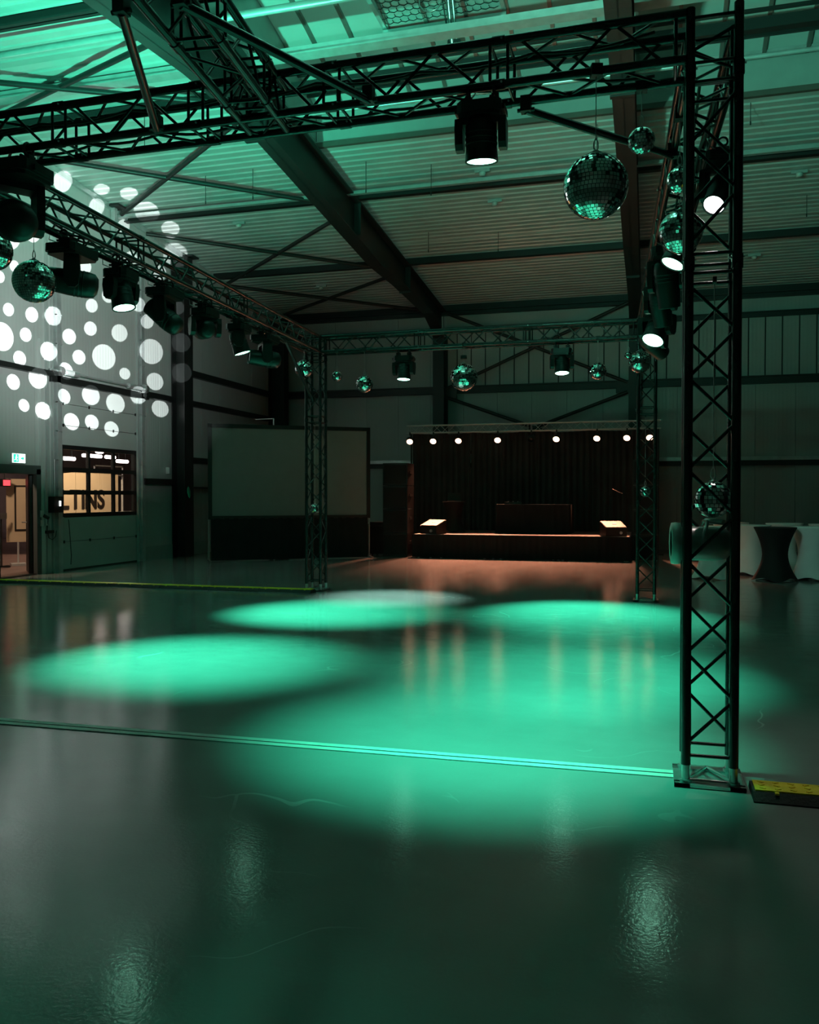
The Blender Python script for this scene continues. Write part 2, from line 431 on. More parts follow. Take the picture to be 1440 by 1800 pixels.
for k, xr in enumerate(ribx):
    mb = MB()
    for j in range(NY):
        y0 = OPEN0+(OPEN1-OPEN0)*j/NY; y1 = OPEN0+(OPEN1-OPEN0)*(j+1)/NY
        mb.hexa([(xr-.03,y0,vz(y0)-.06),(xr+.03,y0,vz(y0)-.06),(xr+.03,y1,vz(y1)-.06),(xr-.03,y1,vz(y1)-.06),(xr-.03,y0,vz(y0)),(xr+.03,y0,vz(y0)),(xr+.03,y1,vz(y1)),(xr-.03,y1,vz(y1))])
    part('rib', mb, M_rib, rl)
xs = [-6.0]+ribx
for x0, x1 in zip(xs[:-1], xs[1:]):
    for (ya, yb) in ((OPEN0, 10.3), (10.3, 12.8), (12.8, OPEN1)):
        mb = MB(); vs = []; N = 5
        for j in range(N+1):
            y = ya+(yb-ya)*j/N; vs += [(x0+.005, y, vz(y)+.004), (x1-.005, y, vz(y)+.004)]
        mb.add(vs, [(2*j+1, 2*j+3, 2*j+2, 2*j) for j in range(N)])
        part('glazing_sheet', mb, M_poly, rl)
for yb in (14.1, 14.55):
    part('glazing_bar', MB().span((-6.0, yb-.025, vz(yb)-.11), (XR, yb+.025, vz(yb)-.06)), M_steel, rl)
sv = thing('smoke_vent', 'framed smoke vent with honeycomb safety net up in the ridge rooflight', 'vent')
VX0, VX1, VY0, VY1 = -4.18, -2.22, 11.7, 13.45
fr = MB()
for (a, b_) in (((VX0, VY1), (VX1, VY1)), ((VX0, VY0), (VX1, VY0)), ((VX0, VY0), (VX0, VY1)), ((VX1, VY0), (VX1, VY1))):
    fr.box(((a[0]+b_[0])/2, (a[1]+b_[1])/2, vz(a[1])/2+vz(b_[1])/2-.13), (abs(a[0]-b_[0])+.07, abs(a[1]-b_[1])+.07, .09))
part('vent_frame', fr, M_galv, sv)
net = MB(); hs = .075
for i in range(0, 16):
    for j in range(0, 14):
        cxh = VX0+.07+hs*1.732*i+(hs*.866 if j % 2 else 0); cyh = VY0+.07+hs*1.5*j
        if cxh > VX1-.06 or cyh > VY1-.1: continue
        for k in range(3):
            a0 = R(30+60*k); a1 = R(90+60*k)
            p0 = (cxh+hs*math.cos(a0), cyh+hs*math.sin(a0), vz(cyh)-.12); p1 = (cxh+hs*math.cos(a1), cyh+hs*math.sin(a1), vz(cyh)-.12)
            net.tube(p0, p1, .006, 4, caps=False)
part('honeycomb_net', net, M_steel, sv, kind='stuff')
ac = MB().tube((-3.0, 12.9, 9.16), (-3.0, 13.2, 8.62), .035, 10).tube((-2.93, 12.9, 9.16), (-2.93, 13.2, 8.66), .02, 8)
ac.path([(-3.2+.18*math.sin(k/10*2*PI), 12.6, 9.0+.18*math.cos(k/10*2*PI)) for k in range(11)], .012)
part('opening_cylinder', ac, M_alu, sv)
part('bracket', MB().box((-2.97, 13.2, 8.64), (.2, .06, .06)).tube((-3.05, 13.2, 8.66), (-3.08, 12.8, 9.2), .012), M_steel, sv)

# ------------------------------------------------------------------ steel frame
def ribbon(mb, pts, x0, x1, th):
    for (ya, za), (yb, zb) in zip(pts[:-1], pts[1:]):
        mb.hexa([(x0,ya,za-th),(x1,ya,za-th),(x1,yb,zb-th),(x0,yb,zb-th),(x0,ya,za),(x1,ya,za),(x1,yb,zb),(x0,yb,zb)])
    return mb
def rafter(xc):
    o = sempty('roof_beam')
    prof = [(24.95, 1.15), (24.3, .72), (23.4, .52), (20.4, .68), (18.6, .84), (14.9, .82), (12.6, .80), (RIDGE, .86)]
    prof = [(y, pz(y)-.02, pz(y)-d) for y, d in prof]
    mir = [(2*RIDGE-y, a, b_) for y, a, b_ in prof[:-1]][::-1]
    full = prof+mir
    web = MB()
    for (ya, ta, ba), (yb, tb, bb) in zip(full[:-1], full[1:]):
        web.hexa([(xc-.01,ya,ba),(xc+.01,ya,ba),(xc+.01,yb,bb),(xc-.01,yb,bb),(xc-.01,ya,ta),(xc+.01,ya,ta),(xc+.01,yb,tb),(xc-.01,yb,tb)])
    part('web', web, M_steel, o)
    part('top_flange', ribbon(MB(), [(y, t_) for y, t_, _ in full], xc-.16, xc+.16, .03), M_steel, o)
    part('bottom_flange', ribbon(MB(), [(y, b_+.03) for y, _, b_ in full], xc-.16, xc+.16, .03), M_steel, o)
    for y in (17.1, 21.0, 12.6):
        part('stiffener', MB().span((xc-.15, y-.012, pz(y)-.7), (xc+.15, y+.012, pz(y)-.05)), M_steel, o)
    part('end_plate', MB().span((xc-.17, 12.38, pz(12.4)-1.0), (xc+.17, 12.46, pz(12.4)-.03)), M_steel, o)
def icolumn(xc, yc, z1, depth, width, along='Y'):
    o = sempty('column')
    if along == 'Y':
        part('web', MB().span((xc-.01, yc-depth/2, 0), (xc+.01, yc+depth/2, z1)), M_steel, o)
        for s_ in (-1, 1):
            part('flange', MB().span((xc-width/2, yc+s_*depth/2-.013, 0), (xc+width/2, yc+s_*depth/2+.013, z1)), M_steel, o)
    else:
        part('web', MB().span((xc-depth/2, yc-.01, 0), (xc+depth/2, yc+.01, z1)), M_steel, o)
        for s_ in (-1, 1):
            part('flange', MB().span((xc+s_*depth/2-.013, yc-width/2, 0), (xc+s_*depth/2+.013, yc+width/2, z1)), M_steel, o)
for xc in (-6.0, -.38, 5.2, 10.8):
    rafter(xc)
    icolumn(xc, 24.85, 6.3, .5, .34)
icolumn(XL+.27, 24.75, 7.0, .5, .36, 'X')
icolumn(XL+.20, 19.12, 7.48, .34, .42, 'X')
# purlins
for y in (24.98, 21.0, 17.05, 10.1, 6.05, 2.1):
    for x0, x1 in zip(BAYX[:-1], BAYX[1:]):
        o = sempty('purlin')
        part('web', MB().span((x0+.01, y-.01, pz(y)), (x1-.01, y+.01, pz(y)+DECK)), M_steel, o)
        part('bottom_flange', MB().span((x0+.01, y-.07, pz(y)), (x1-.01, y+.07, pz(y)+.03)), M_steel, o)
for x0, x1 in zip(BAYX[:-1], BAYX[1:]):
    struct('purlin', MB().span((x0, 12.93, pz(13.0)+.0), (x1, 13.07, pz(13.0)+.16)), M_steel)
    struct('purlin', MB().span((x0, 12.02, pz(12.1)+.03), (x1, 12.16, pz(12.1)+.14)).span((x0, 11.98, pz(12.1)+.01), (x1, 12.2, pz(12.1)+.035)), M_galv)
struct('trim_1', MB().span((XL, 16.62, pz(16.6)-.06), (XR, 16.72, pz(16.6)+.0)), M_galv)     # pale conduit rail beside the purlin
struct('trim_2', MB().tube((XL, 13.55, 7.98), (XR, 13.55, 7.98), .035), M_galv)
struct('trim_3', MB().tube((XL, 10.4, 7.9), (XR, 10.4, 7.9), .05), M_galv)
struct('trim_4', MB().hexa([(XL,YF,pz(YF)+.05),(XL+.06,YF,pz(YF)+.05),(XL+.06,RIDGE,pz(RIDGE)+.05),(XL,RIDGE,pz(RIDGE)+.05),(XL,YF,pz(YF)+.16),(XL+.06,YF,pz(YF)+.16),(XL+.06,RIDGE,pz(RIDGE)+.16),(XL,RIDGE,pz(RIDGE)+.16)])
       .hexa([(XL,RIDGE,pz(RIDGE)+.05),(XL+.06,RIDGE,pz(RIDGE)+.05),(XL+.06,YB,pz(YB)+.05),(XL,YB,pz(YB)+.05),(XL,RIDGE,pz(RIDGE)+.16),(XL+.06,RIDGE,pz(RIDGE)+.16),(XL+.06,YB,pz(YB)+.16),(XL,YB,pz(YB)+.16)]), M_galv)
# roof wind bracing rods (left bay)
for a, b_ in (((-11.2, 13.80), (-6.15, 17.2)), ((-11.2, 16.5), (-6.15, 13.0)), ((-11.3, 17.6), (-6.15, 21.25)), ((-11.2, 21.3), (-6.15, 17.35)),
              ((-11.2, 21.4), (-6.15, 24.85)), ((-11.2, 24.5), (-6.15, 21.3)), ((-11.2, 12.5), (-6.15, 10.7)), ((-11.2, 10.7), (-6.15, 13.2))):
    struct('brace_rod', MB().tube((a[0], a[1], pz(a[1])-.05), (b_[0], b_[1], pz(b_[1])-.05), .045, 10), M_steel)
# girts on back and left wall
for z0, z1, m, dep in ((4.58, 4.80, M_steel, .16), (6.40, 6.55, M_steel, .12), (6.92, 7.06, M_steel, .2)):
    struct('girt', MB().span((XL, YB-dep, z0), (XR, YB, z0+.03)).span((XL, YB-dep, z1-.03), (XR, YB, z1)).span((XL, YB-dep*.6, z0), (XR, YB-dep*.6+.02, z1)), m)
struct('girt', MB().span((XL, YB-.16, 2.50), (XR, YB, 2.60)), M_galv)
struct('girt', MB().span((XL, YB-.14, 2.36), (XR, YB, 2.50)), M_steel)
for y0, y1, z0, z1 in ((19.35, 24.5, 4.60, 4.76), (19.35, 24.5, 3.84, 3.98), (19.35, 24.5, 2.38, 2.52), (17.55, 18.9, 3.84, 3.98), (17.55, 18.9, 1.80, 1.94), (19.35, 24.5, 1.72, 1.76)):
    struct('girt', MB().span((XL, y0, z0), (XL+.14, y1, z1)), M_steel)
struct('girt', MB().span((XL, 12.0, 3.90), (XL+.12, 14.45, 4.0)), M_steel)
# X bracing of the back wall
def cross(z0, z1, x0=-5.8, x1=-.58):
    for a, b_ in (((x0, z0), (x1, z1)), ((x0, z1), (x1, z0))):
        struct('wall_brace', MB().tube((a[0], 24.85, a[1]), (b_[0], 24.85, b_[1]), .05, 10), M_steel)
cross(4.72, 6.95); cross(2.55, 4.45)
struct('gusset', MB().span((-5.85, 24.83, 4.42), (-5.5, 24.86, 4.78)), M_steel)
struct('gusset', MB().span((-.9, 24.83, 4.42), (-.55, 24.86, 4.78)), M_steel)
# sprinkler heads / detectors
for k, (x, y) in enumerate(((-9.1, 17.95), (-3.17, 18.04), (2.77, 18.01), (2.46, 22.47), (-8.87, 22.5), (-10.49, 21.02), (-3.17, 16.62))):
    o = thing('smoke_detector', ['smoke detector on the roof left of the long sloping beam, above its crossed rods', 'smoke detector on the roof above right between beam and big mirror ball', 'smoke detector on the roof at the far right, upper of the two there', 'smoke detector on the roof at the far right, lower of the two there', 'smoke detector on the roof over the screen-side end of the left truss', 'smoke detector on the roof beside the left gable wall', 'smoke detector on the roof next to the front lit wash head'][k], 'detector', (x, y, pz(y)+DECK), 0, 'smoke detectors on the roof sheets')
    part('mount', MB().box((0, 0, -.03), (.3, .05, .06)), M_galv, o)
    part('sensor', MB().lathe([(0, -.13), (.05, -.125), (.065, -.09), (.065, -.05), (0, -.05)], 16), M_post, o)
WN = ['at the top left over the front truss', 'left of the sloping beam, under crossed rods', 'second left of the sloping beam, nearer to it', 'just right of the sloping beam', 'second to the right of the sloping beam', 'behind the big mirror ball', 'right of the nearest tower near the rooflight', 'farther back just right of the sloping beam', 'farther back, second right of the sloping beam', 'farther back at the far right']
for k, (x, y, L) in enumerate(((-8.3, 12.9, .8), (-8.7, 15.7, .55), (-7.6, 15.6, .6), (-5.3, 15.8, .6), (-4.1, 16.2, .6), (-.9, 15.4, .5), (1.6, 15.3, .35), (-5.0, 19.5, .45), (-3.4, 19.8, .45), (3.1, 19.2, .45))):
    single('hanging_wire', MB().tube((x, y, pz(y)+DECK+.02), (x, y, pz(y)+DECK-L), .006, 5).tube((x, y, pz(y)+DECK-L), (x, y, pz(y)+DECK-L+.06), .012, 5), M_steel,
           'thin suspension wire hanging from the roof '+WN[k], 'wire', 'suspension wires under the roof')

# ------------------------------------------------------------------ left wall fittings
# sectional gate
gate = sempty('door_1')
GX = XL-.03
for z0, z1 in ((.03, .585), (.595, 1.115), (2.54, 2.965), (2.975, 3.405), (3.415, 3.86)):
    part('gate_panel', MB().span((GX-.05, GT[0]+.02, z0), (GX+.01, GT[1]-.02, z1)), M_wallp, gate)
part('joint_strip', MB().span((GX-.055, GT[0]+.02, .03), (GX-.045, GT[1]-.02, 1.12)).span((GX-.055, GT[0]+.02, 2.54), (GX-.045, GT[1]-.02, 3.86)), M_gap, gate)
part('bottom_seal', MB().span((GX-.05, GT[0]+.02, 0), (GX+.012, GT[1]-.02, .028)), M_rubber, gate)
for k, z in enumerate((.59, 2.97, 3.41)):
    for y in (14.86, 15.7, 16.55, 17.4):
        part('hinge', MB().box((GX+.018, y, z), (.016, .035, .06)), M_steel, gate)
wf = sempty('window_2')
ycol = [14.82, 15.70, 16.58, 17.44]; zrow = [1.13, 1.60, 2.07, 2.53]
for z in zrow: part('sash_bar', MB().span((GX-.05, ycol[0], z-.045), (GX+.012, ycol[-1], z+.045)), M_black, wf)
for y in ycol: part('mullion', MB().span((GX-.05, y-.035, zrow[0]), (GX+.014, y+.035, zrow[-1])), M_black, wf)
for i in range(3):
    for j in range(3):
        part('pane', MB().span((GX-.024, ycol[i]+.035, zrow[j]+.045), (GX-.018, ycol[i+1]-.035, zrow[j+1]-.045)), M_glass, wf)
# gate guide rails, shaft, posts
for y, nm in ((14.60, 1), (17.55, 2)):
    tr_ = sempty('trim_%d' % (4+nm))
    part('guide_post', MB().span((XL, y-.05, 0), (XL+.10, y+.05, 7.2)), M_galv, tr_)
    part('guide_rail', MB().span((XL, y+.08, 0), (XL+.06, y+.13, 7.4)), M_galv, tr_)
    part('guide_rail', MB().span((XL, y-.14, .0), (XL+.05, y-.10, 6.6)), M_fascia, tr_)
    for k in range(12):
        part('cleat', MB().span((XL+.05, y-.05, .5+.58*k), (XL+.115, y+.10, .52+.58*k)), M_galv, tr_)
part('counterbalance_shaft', MB().tube((XL+.14, 14.3, 4.02), (XL+.14, 17.7, 4.02), .025, 10).tube((XL+.14, 14.75, 4.02), (XL+.14, 15.15, 4.02), .06, 14)
     .tube((XL+.14, 16.9, 4.02), (XL+.14, 17.4, 4.02), .06, 14), M_galv, gate)
part('lintel_rail', MB().span((XL, 14.4, 3.80), (XL+.10, 17.8, 3.94)), M_steel, gate)
part('cable_drum', MB().tube((XL+.14, 14.50, 4.02), (XL+.14, 14.62, 4.02), .10, 16).tube((XL+.14, 17.50, 4.02), (XL+.14, 17.60, 4.02), .10, 16), M_alu, gate)
part('pull_rope', MB().path([(XL+.05, 14.92, 1.05), (XL+.05, 14.95, .8), (XL+.05, 15.0, .3), (XL+.05, 14.98, .12)], .008), M_steel, gate)
# gable posts that reach the roof
for y in (16.5, 19.64):
    o = sempty('gable_post')
    part('shaft', MB().span((XL+.03, y-.05, 7.0), (XL+.13, y+.05, pz(y)+DECK)), M_galv, o)
    part('head_plate', MB().span((XL+.03, y-.16, pz(y)+.10), (XL+.30, y+.16, pz(y)+.14)), M_steel, o)
# pale boxed cover strips between door and gate
struct('trim_7', MB().span((XL, 14.12, 0), (XL+.05, 14.22, 4.6)), M_wallp)
struct('trim_8', MB().span((XL, 14.30, 0), (XL+.04, 14.38, 7.2)), M_fascia)
# door
dr = sempty('door_2')
for y0, y1, z0, z1 in ((12.86, 13.02, 0, 2.05), (14.0, 14.16, 0, 2.05), (12.86, 14.16, 1.95, 2.12)):
    part('frame', MB().span((XL-.16, y0, z0), (XL+.04, y1, z1)), mat('dark_grey_door_frame', (.07, .08, .08), .5, var=.1), dr)
part('threshold', MB().span((XL-.16, 13.02, 0), (XL+.02, 14.0, .02)), M_black, dr)
lf = part('leaf', MB().hexa([(XL-.10, 13.96, .02), (XL-.68, 14.55, .02), (XL-.65, 14.59, .02), (XL-.07, 14.0, .02), (XL-.10, 13.96, 1.94), (XL-.68, 14.55, 1.94), (XL-.65, 14.59, 1.94), (XL-.07, 14.0, 1.94)]), M_black, dr)
part('handle', MB().tube((XL-.60, 14.47, 1.0), (XL-.66, 14.42, 1.0), .012).tube((XL-.66, 14.42, 1.0), (XL-.58, 14.34, 1.0), .012), M_alu, lf)
ex = thing('exit_sign', 'small lit green and white emergency exit sign above the dark doorway', 'sign', (XL+.03, 13.50, 2.24))
part('housing', MB().box((-.005, 0, 0), (.05, .36, .19)), M_post, ex)
part('face', MB().box((.022, 0, 0), (.008, .34, .17)), M_exitw, ex)
pg = MB().box((.028, -.08, 0), (.006, .13, .15))
part('green_field', pg, M_exitg, ex)
rn = MB().lathe([(0, -.004), (.014, -.004), (.014, .004), (0, .004)], 10, Matrix.Translation((.034, -.075, .048)) @ Matrix.Rotation(PI/2, 4, 'Y'))
for p0, p1 in (((-.075, .034), (-.085, -.005)), ((-.085, -.005), (-.06, -.03)), ((-.06, -.03), (-.065, -.06)), ((-.085, -.005), (-.11, -.03)), ((-.11, -.03), (-.13, -.035)), ((-.077, .025), (-.05, .01)), ((-.077, .025), (-.105, .012))):
    rn.tube((.034, p0[0], p0[1]), (.034, p1[0], p1[1]), .007, 6)
part('running_figure', rn, M_exitw, ex)
part('arrow', MB().prism([(.027, .05, .015), (.027, .09, .015), (.027, .09, .04), (.027, .13, 0), (.027, .09, -.04), (.027, .09, -.015), (.027, .05, -.015)], (.006, 0, 0)), M_exitg, ex)
cb = thing('control_box', 'black gate control box with a white indicator beside the gate', 'control box', (XL+.05, 14.44, 1.36))
part('case', MB().box((.07, 0, 0), (.14, .26, .32)), M_black, cb)
part('indicator', MB().box((.145, .04, .02), (.01, .04, .10)), M_indic, cb)
part('conduit', MB().tube((.03, .02, .16), (.03, .02, .9), .012), M_galv, cb)
sk = thing('wall_socket', 'dark wall socket with plug and looping cable beside the door', 'socket', (XL, 14.06, 1.12))
part('plate', MB().box((.03, .06, .06), (.06, .10, .13)).box((.03, .06, -.12), (.05, .08, .12)), M_galv, sk)
part('plug', MB().tube((.05, .10, .03), (.12, .18, -.03), .035, 10), M_black, sk)
part('cable', MB().path([(.10, .18, -.05), (.06, .20, -.25), (.05, .26, -.42), (.05, .36, -.46), (.05, .46, -.40), (.04, .52, -.2)], .008), M_black, sk)
cr_ = thing('cable_trunking', 'narrow upright cable trunking on wall between door and gate', 'trunking', (XL, 14.22, 0))
part('duct', MB().box((.07, 0, 1.5), (.03, .06, 1.1)), M_galv, cr_)
part('foot_box', MB().box((.07, .1, .82), (.04, .22, .06)), M_steel, cr_)
gt_ = thing('green_tag', 'small green leaf-shaped tag hanging on the steel wall column', 'tag', (XL+.44, 19.0, 1.62))  # solid shape in place of a green light reflection
part('tag_leaf', MB().lathe([(0, -.16), (.05, -.11), (.075, 0), (.06, .09), (0, .15)], 12, Matrix.Scale(.25, 4, (1, 0, 0)) @ Matrix.Rotation(.25, 4, 'X')), M_green_light, gt_)
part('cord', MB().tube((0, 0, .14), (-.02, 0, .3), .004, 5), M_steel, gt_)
tb = thing('junction_box', 'pale little junction box on the wall beside the steel column', 'box', (XL, 18.72, 2.15))
part('case', MB().box((.04, 0, 0), (.08, .10, .16)), M_post, tb)
part('lid', MB().box((.085, 0, 0), (.012, .085, .14)), M_galv, tb)

# ------------------------------------------------------------------ neighbouring room seen through gate window and door
struct('neighbouring_room_wall', MB().span((-22.2, 9, 0), (-22, 33, 4.6)).span((-22, 8.8, 0), (XL-.16, 9, 4.6)).span((-22, 33, 0), (XL-.3, 33.2, 4.6)).span((XL-.3, 25.3, 0), (XL-.2, 33, 4.6)), M_nroom)
struct('neighbouring_room_ceiling', MB().span((-22.2, 8.8, 4.5), (XL-.17, 33.2, 4.6)), M_nroom)
struct('neighbouring_room_floor', MB().span((-22, 9, 0), (XL-.17, 33, .004)), M_nfloor)
bo = thing('booth', 'beige panelled booth with dark lettering behind the gate window', 'booth', (-15.0, 0, 0))
yy_ = [18.9, 19.9, 20.95, 21.60]
for y0, y1 in zip(yy_[:-1], yy_[1:]):
    tops = [2.08 if y0 < 19 else 2.17, 2.17]
    part('panel', MB().hexa([(-.12,y0+.006,.0),(0,y0+.006,.0),(0,y1-.006,.0),(-.12,y1-.006,.0),(-.12,y0+.006,tops[0]),(0,y0+.006,tops[0]),(0,y1-.006,tops[1]),(-.12,y1-.006,tops[1])]), M_beige, bo)
part('panel', MB().span((-.12, 21.61, 0), (0, 21.83, 2.14)), M_beige, bo)
part('corner_post', MB().tube((.05, 21.95, 0), (.05, 21.95, 2.0), .03), M_post, bo)
part('roof_edge', MB().span((-1.6, 18.9, 2.17), (.02, 21.85, 2.22)), M_letter, bo)
yl = 21.16
for ch in reversed('VELTINS'):
    fc = bpy.data.curves.new('letter', 'FONT'); fc.body = ch; fc.size = .72; fc.extrude = .01; fc.offset = .02
    fo = bpy.data.objects.new('letter', fc); COL.objects.link(fo)
    bpy.context.view_layer.update()
    me = bpy.data.meshes.new_from_object(fo.evaluated_get(bpy.context.evaluated_depsgraph_get())); bpy.data.objects.remove(fo)
    me.materials.clear(); me.materials.append(M_letter)
    lo = min(v_.co.x for v_ in me.vertices); hi = max(v_.co.x for v_ in me.vertices)
    lt0 = link('letter', me, bo); lt0.location = (.012, yl-hi, 1.18); lt0.rotation_euler = (PI/2, 0, PI/2)
    yl -= hi-lo+.045
TN = ['leftmost glowing tube lamp behind the gate window', 'longest glowing tube lamp, behind the middle of the gate window', 'short glowing tube lamp just right of the longest one', 'rightmost glowing tube lamp, the lower one, behind gate window', 'shortest glowing tube lamp, above the longest one']
for k, (y, z, L) in enumerate(((23.45, 2.72, .75), (24.75, 2.86, .95), (25.75, 2.86, .5), (26.45, 2.74, .6), (25.15, 3.02, .3))):
    o = thing('tube_lamp', TN[k], 'lamp', (-18, y, z), 0, 'glowing tube lamps behind the gate window')
    part('tube', MB().tube((0, -L/2, 0), (0, L/2, 0), .06, 12), M_tube, o)
    part('hanger', MB().tube((0, -L/3, .05), (0, -L/3, 4.5-z), .01, 5).tube((0, L/3, .05), (0, L/3, 4.5-z), .01, 5), M_steel, o)
rk = thing('rack', 'dark metal rack behind the upper gate window panes', 'rack', (-17.6, 25.0, 0))
part('frame', MB().span((-.02, -.7, 2.5), (.02, .9, 2.54)).span((-.02, -.7, 2.2), (.02, .9, 2.24)).span((-.02, -.7, 0), (.02, -.66, 2.54)).span((-.02, .86, 0), (.02, .9, 2.54)), M_post, rk)
part('shelf_back', MB().span((-.4, -.7, 2.0), (-.36, .9, 2.45)), M_letter, rk)
sb = thing('sign_board', 'cream sign board with a black frame on a white post outside doorway', 'board', (-13.3, 15.68, 0), R(-42))
part('board', MB().box((0, .03, 1.21), (.03, .52, 1.38)), M_board, sb)
part('poster_frame', MB().box((.022, .10, 1.26), (.02, .34, 1.0)), M_letter, sb)
part('poster', MB().box((.034, .10, 1.26), (.01, .27, .92)), M_board, sb)
part('post', MB().tube((0, 0, .06), (0, 0, .52), .02), M_post, sb)
part('foot', MB().box((0, 0, .03), (.3, .3, .05)), M_post, sb)
rb = thing('red_light_box', 'small red glowing sign box seen through the doorway', 'sign', (-13.3, 15.29, 1.81))
part('case', MB().box((0, 0, 0), (.1, .24, .16)), M_black, rb)
part('face', MB().box((.055, 0, 0), (.012, .2, .12)), M_red, rb)
part('rod', MB().tube((0, 0, .08), (0, 0, 2.7), .012), M_steel, rb)
mt = thing('music_stand', 'dark stand with a pale sheet seen through the doorway', 'stand', (-13.3, 15.18, 0))
part('sheet', MB().box((.02, .02, 1.10), (.02, .22, .13)), M_monitor, mt)
part('pole', MB().tube((0, 0, .02), (0, 0, 1.05), .015), M_steel, mt)
part('foot', MB().box((0, 0, .02), (.4, .06, .03)).box((0, 0, .02), (.06, .4, .03)), M_steel, mt)

# ------------------------------------------------------------------ lighting truss
HW = .12                     # half chord spacing
def basis(p0, p1):
    d = (Vector(p1)-Vector(p0)); L = d.length; d.normalize()
    up = Vector((0, 0, 1)) if abs(d.z) < .9 else Vector((0, 1, 0))
    y = up.cross(d).normalized(); z = d.cross(y)
    return Matrix((d, y, z)).transposed(), L
TUBES = {}
def tube_mesh(L, r, n, m):
    k = (round(L, 3), r, n, m.name)
    if k not in TUBES: TUBES[k] = MB().tube((0, 0, 0), (0, 0, L), r, n).mesh('tube', m)
    return TUBES[k]
def bar(name, a, b_, r, m, parent, n=8):
    a = Vector(a); d = Vector(b_)-a
    q = d.to_track_quat('Z', 'Y').to_matrix().to_4x4()
    return link(name, tube_mesh(d.length, r, n, m), parent, Matrix.Translation(a) @ q)
def truss(name, label, p0, p1, joints, group, m=M_truss, hw=HW, r=.025, rb=.0095, step=.24, cat='truss', skip=None):
    mx_, L = basis(p0, p1)
    o = bpy.data.objects.new(name, None); COL.objects.link(o); tag(o, label, cat, group)
    o.matrix_basis = Matrix.Translation(p0) @ mx_.to_4x4()
    cs = [(-hw, -hw), (hw, -hw), (hw, hw), (-hw, hw)]
    for c in cs:
        bar('chord', (0, c[0], c[1]), (L, c[0], c[1]), r, m, o, 14)
    ends = [0]+list(joints)+[L]
    for s0, s1 in zip(ends[:-1], ends[1:]):
        a, b_ = s0+.05, s1-.05
        if s1-s0 < .3: continue
        for f in range(4):
            c0, c1 = cs[f], cs[(f+1) % 4]
            for xr in (a, b_):
                bar('rung', (xr, *c0), (xr, *c1), rb, m, o)
            n_ = max(1, round((b_-a-.12)/step)); st = (b_-a-.12)/n_
            for k in range(n_):
                x0 = a+.06+st*k; x1 = x0+st
                flip = k % 2
                u0, u1 = (c0, c1) if not flip else (c1, c0)
                bar('lattice_brace', (x0, *u0), (x1, *u1), rb, m, o)
    for j in list(joints):
        for c in cs:
            bar('coupler', (j-.035, *c), (j+.035, *c), r+.005, m, o, 12)
            bar('pin', (j+.02, c[0]-r-.012, c[1]), (j+.02, c[0]+r+.012, c[1]), .006, M_alu, o, 6)
    return o, L
NT = Vector((.32, 4.89, 0)); RF = Vector((-.03, 12.95, 0)); LF = Vector((-5.21, 12.97, 0)); FL = Vector((-4.86, 4.92, 0))
TZ = 3.965
def tower(base, label, rz=0):
    o, L = truss('lighting_truss_tower', label, (base.x, base.y, .11), (base.x, base.y, TZ+HW+.02), [2.66, 3.66], 'upright truss towers', cat='truss tower')
    b_ = MB()
    for s_ in (-1, 1):
        b_.box((0, s_*.14, .012), (.36, .08, .014)); b_.box((s_*.14, 0, .012), (.08, .36, .014))
    b_.box((0, 0, .008), (.34, .34, .006))
    for s_ in (-1, 1):
        b_.tube((s_*HW, -HW, .03), (0, HW, .03), .010, 6)
        b_.tube((s_*HW, -HW, .03), (-s_*HW, -HW, .03), .008, 6)
    spg = []
    for sx_ in (-1, 1):
        for sy_ in (-1, 1):
            q = MB(); spg.append(q)
            q.tube((sx_*HW, sy_*HW, .015), (sx_*HW, sy_*HW, .11), .023, 12)
            q.tube((sx_*HW, sy_*HW, .015), (sx_*HW, sy_*HW, .035), .034, 12)
    inv = o.matrix_basis.inverted() @ Matrix.Translation((base.x, base.y, 0))
    bo_ = part('base_plate', b_, M_alu, o); bo_.matrix_basis = inv
    for q in spg: part('spigot', q, M_alu, bo_)
    return o
tower(NT, 'nearest black box-truss tower, standing beside the yellow cable ramp')
tower(RF, 'far black box-truss tower in front of right end of the stage')
tower(LF, 'black box-truss tower in front of the projection screen')
tower(FL, 'black box-truss tower carrying the left end of the front truss')
def off(p, q, d):
    v = (q-p).normalized(); return p+v*d
def span(p, q, label, joints):
    a = off(p, q, .142)+Vector((0, 0, TZ)); b_ = off(q, p, .142)+Vector((0, 0, TZ))
    return truss('lighting_truss_span', label, a, b_, joints, 'overhead truss spans')[0]
span(FL, NT, 'horizontal black truss span crossing the top of the view', [1.0, 2.0, 2.9, 3.9])
span(NT, RF, 'black truss span running back from the nearest tower to right far tower', [2.4, 4.9])
span(FL, LF, 'black truss span running back along the left side to the screen', [2.4, 4.9])
span(LF, RF, 'far horizontal black truss span across in front of the stage', [1.6, 3.3])
mid_a = Vector((-2.32, 4.98, TZ)); mid_b = Vector((-1.62, -1.85, TZ))
truss('lighting_truss_span', 'black truss span coming overhead from front truss towards the viewer', mid_a, mid_b, [.36, 1.05, 3.2], 'overhead truss spans')
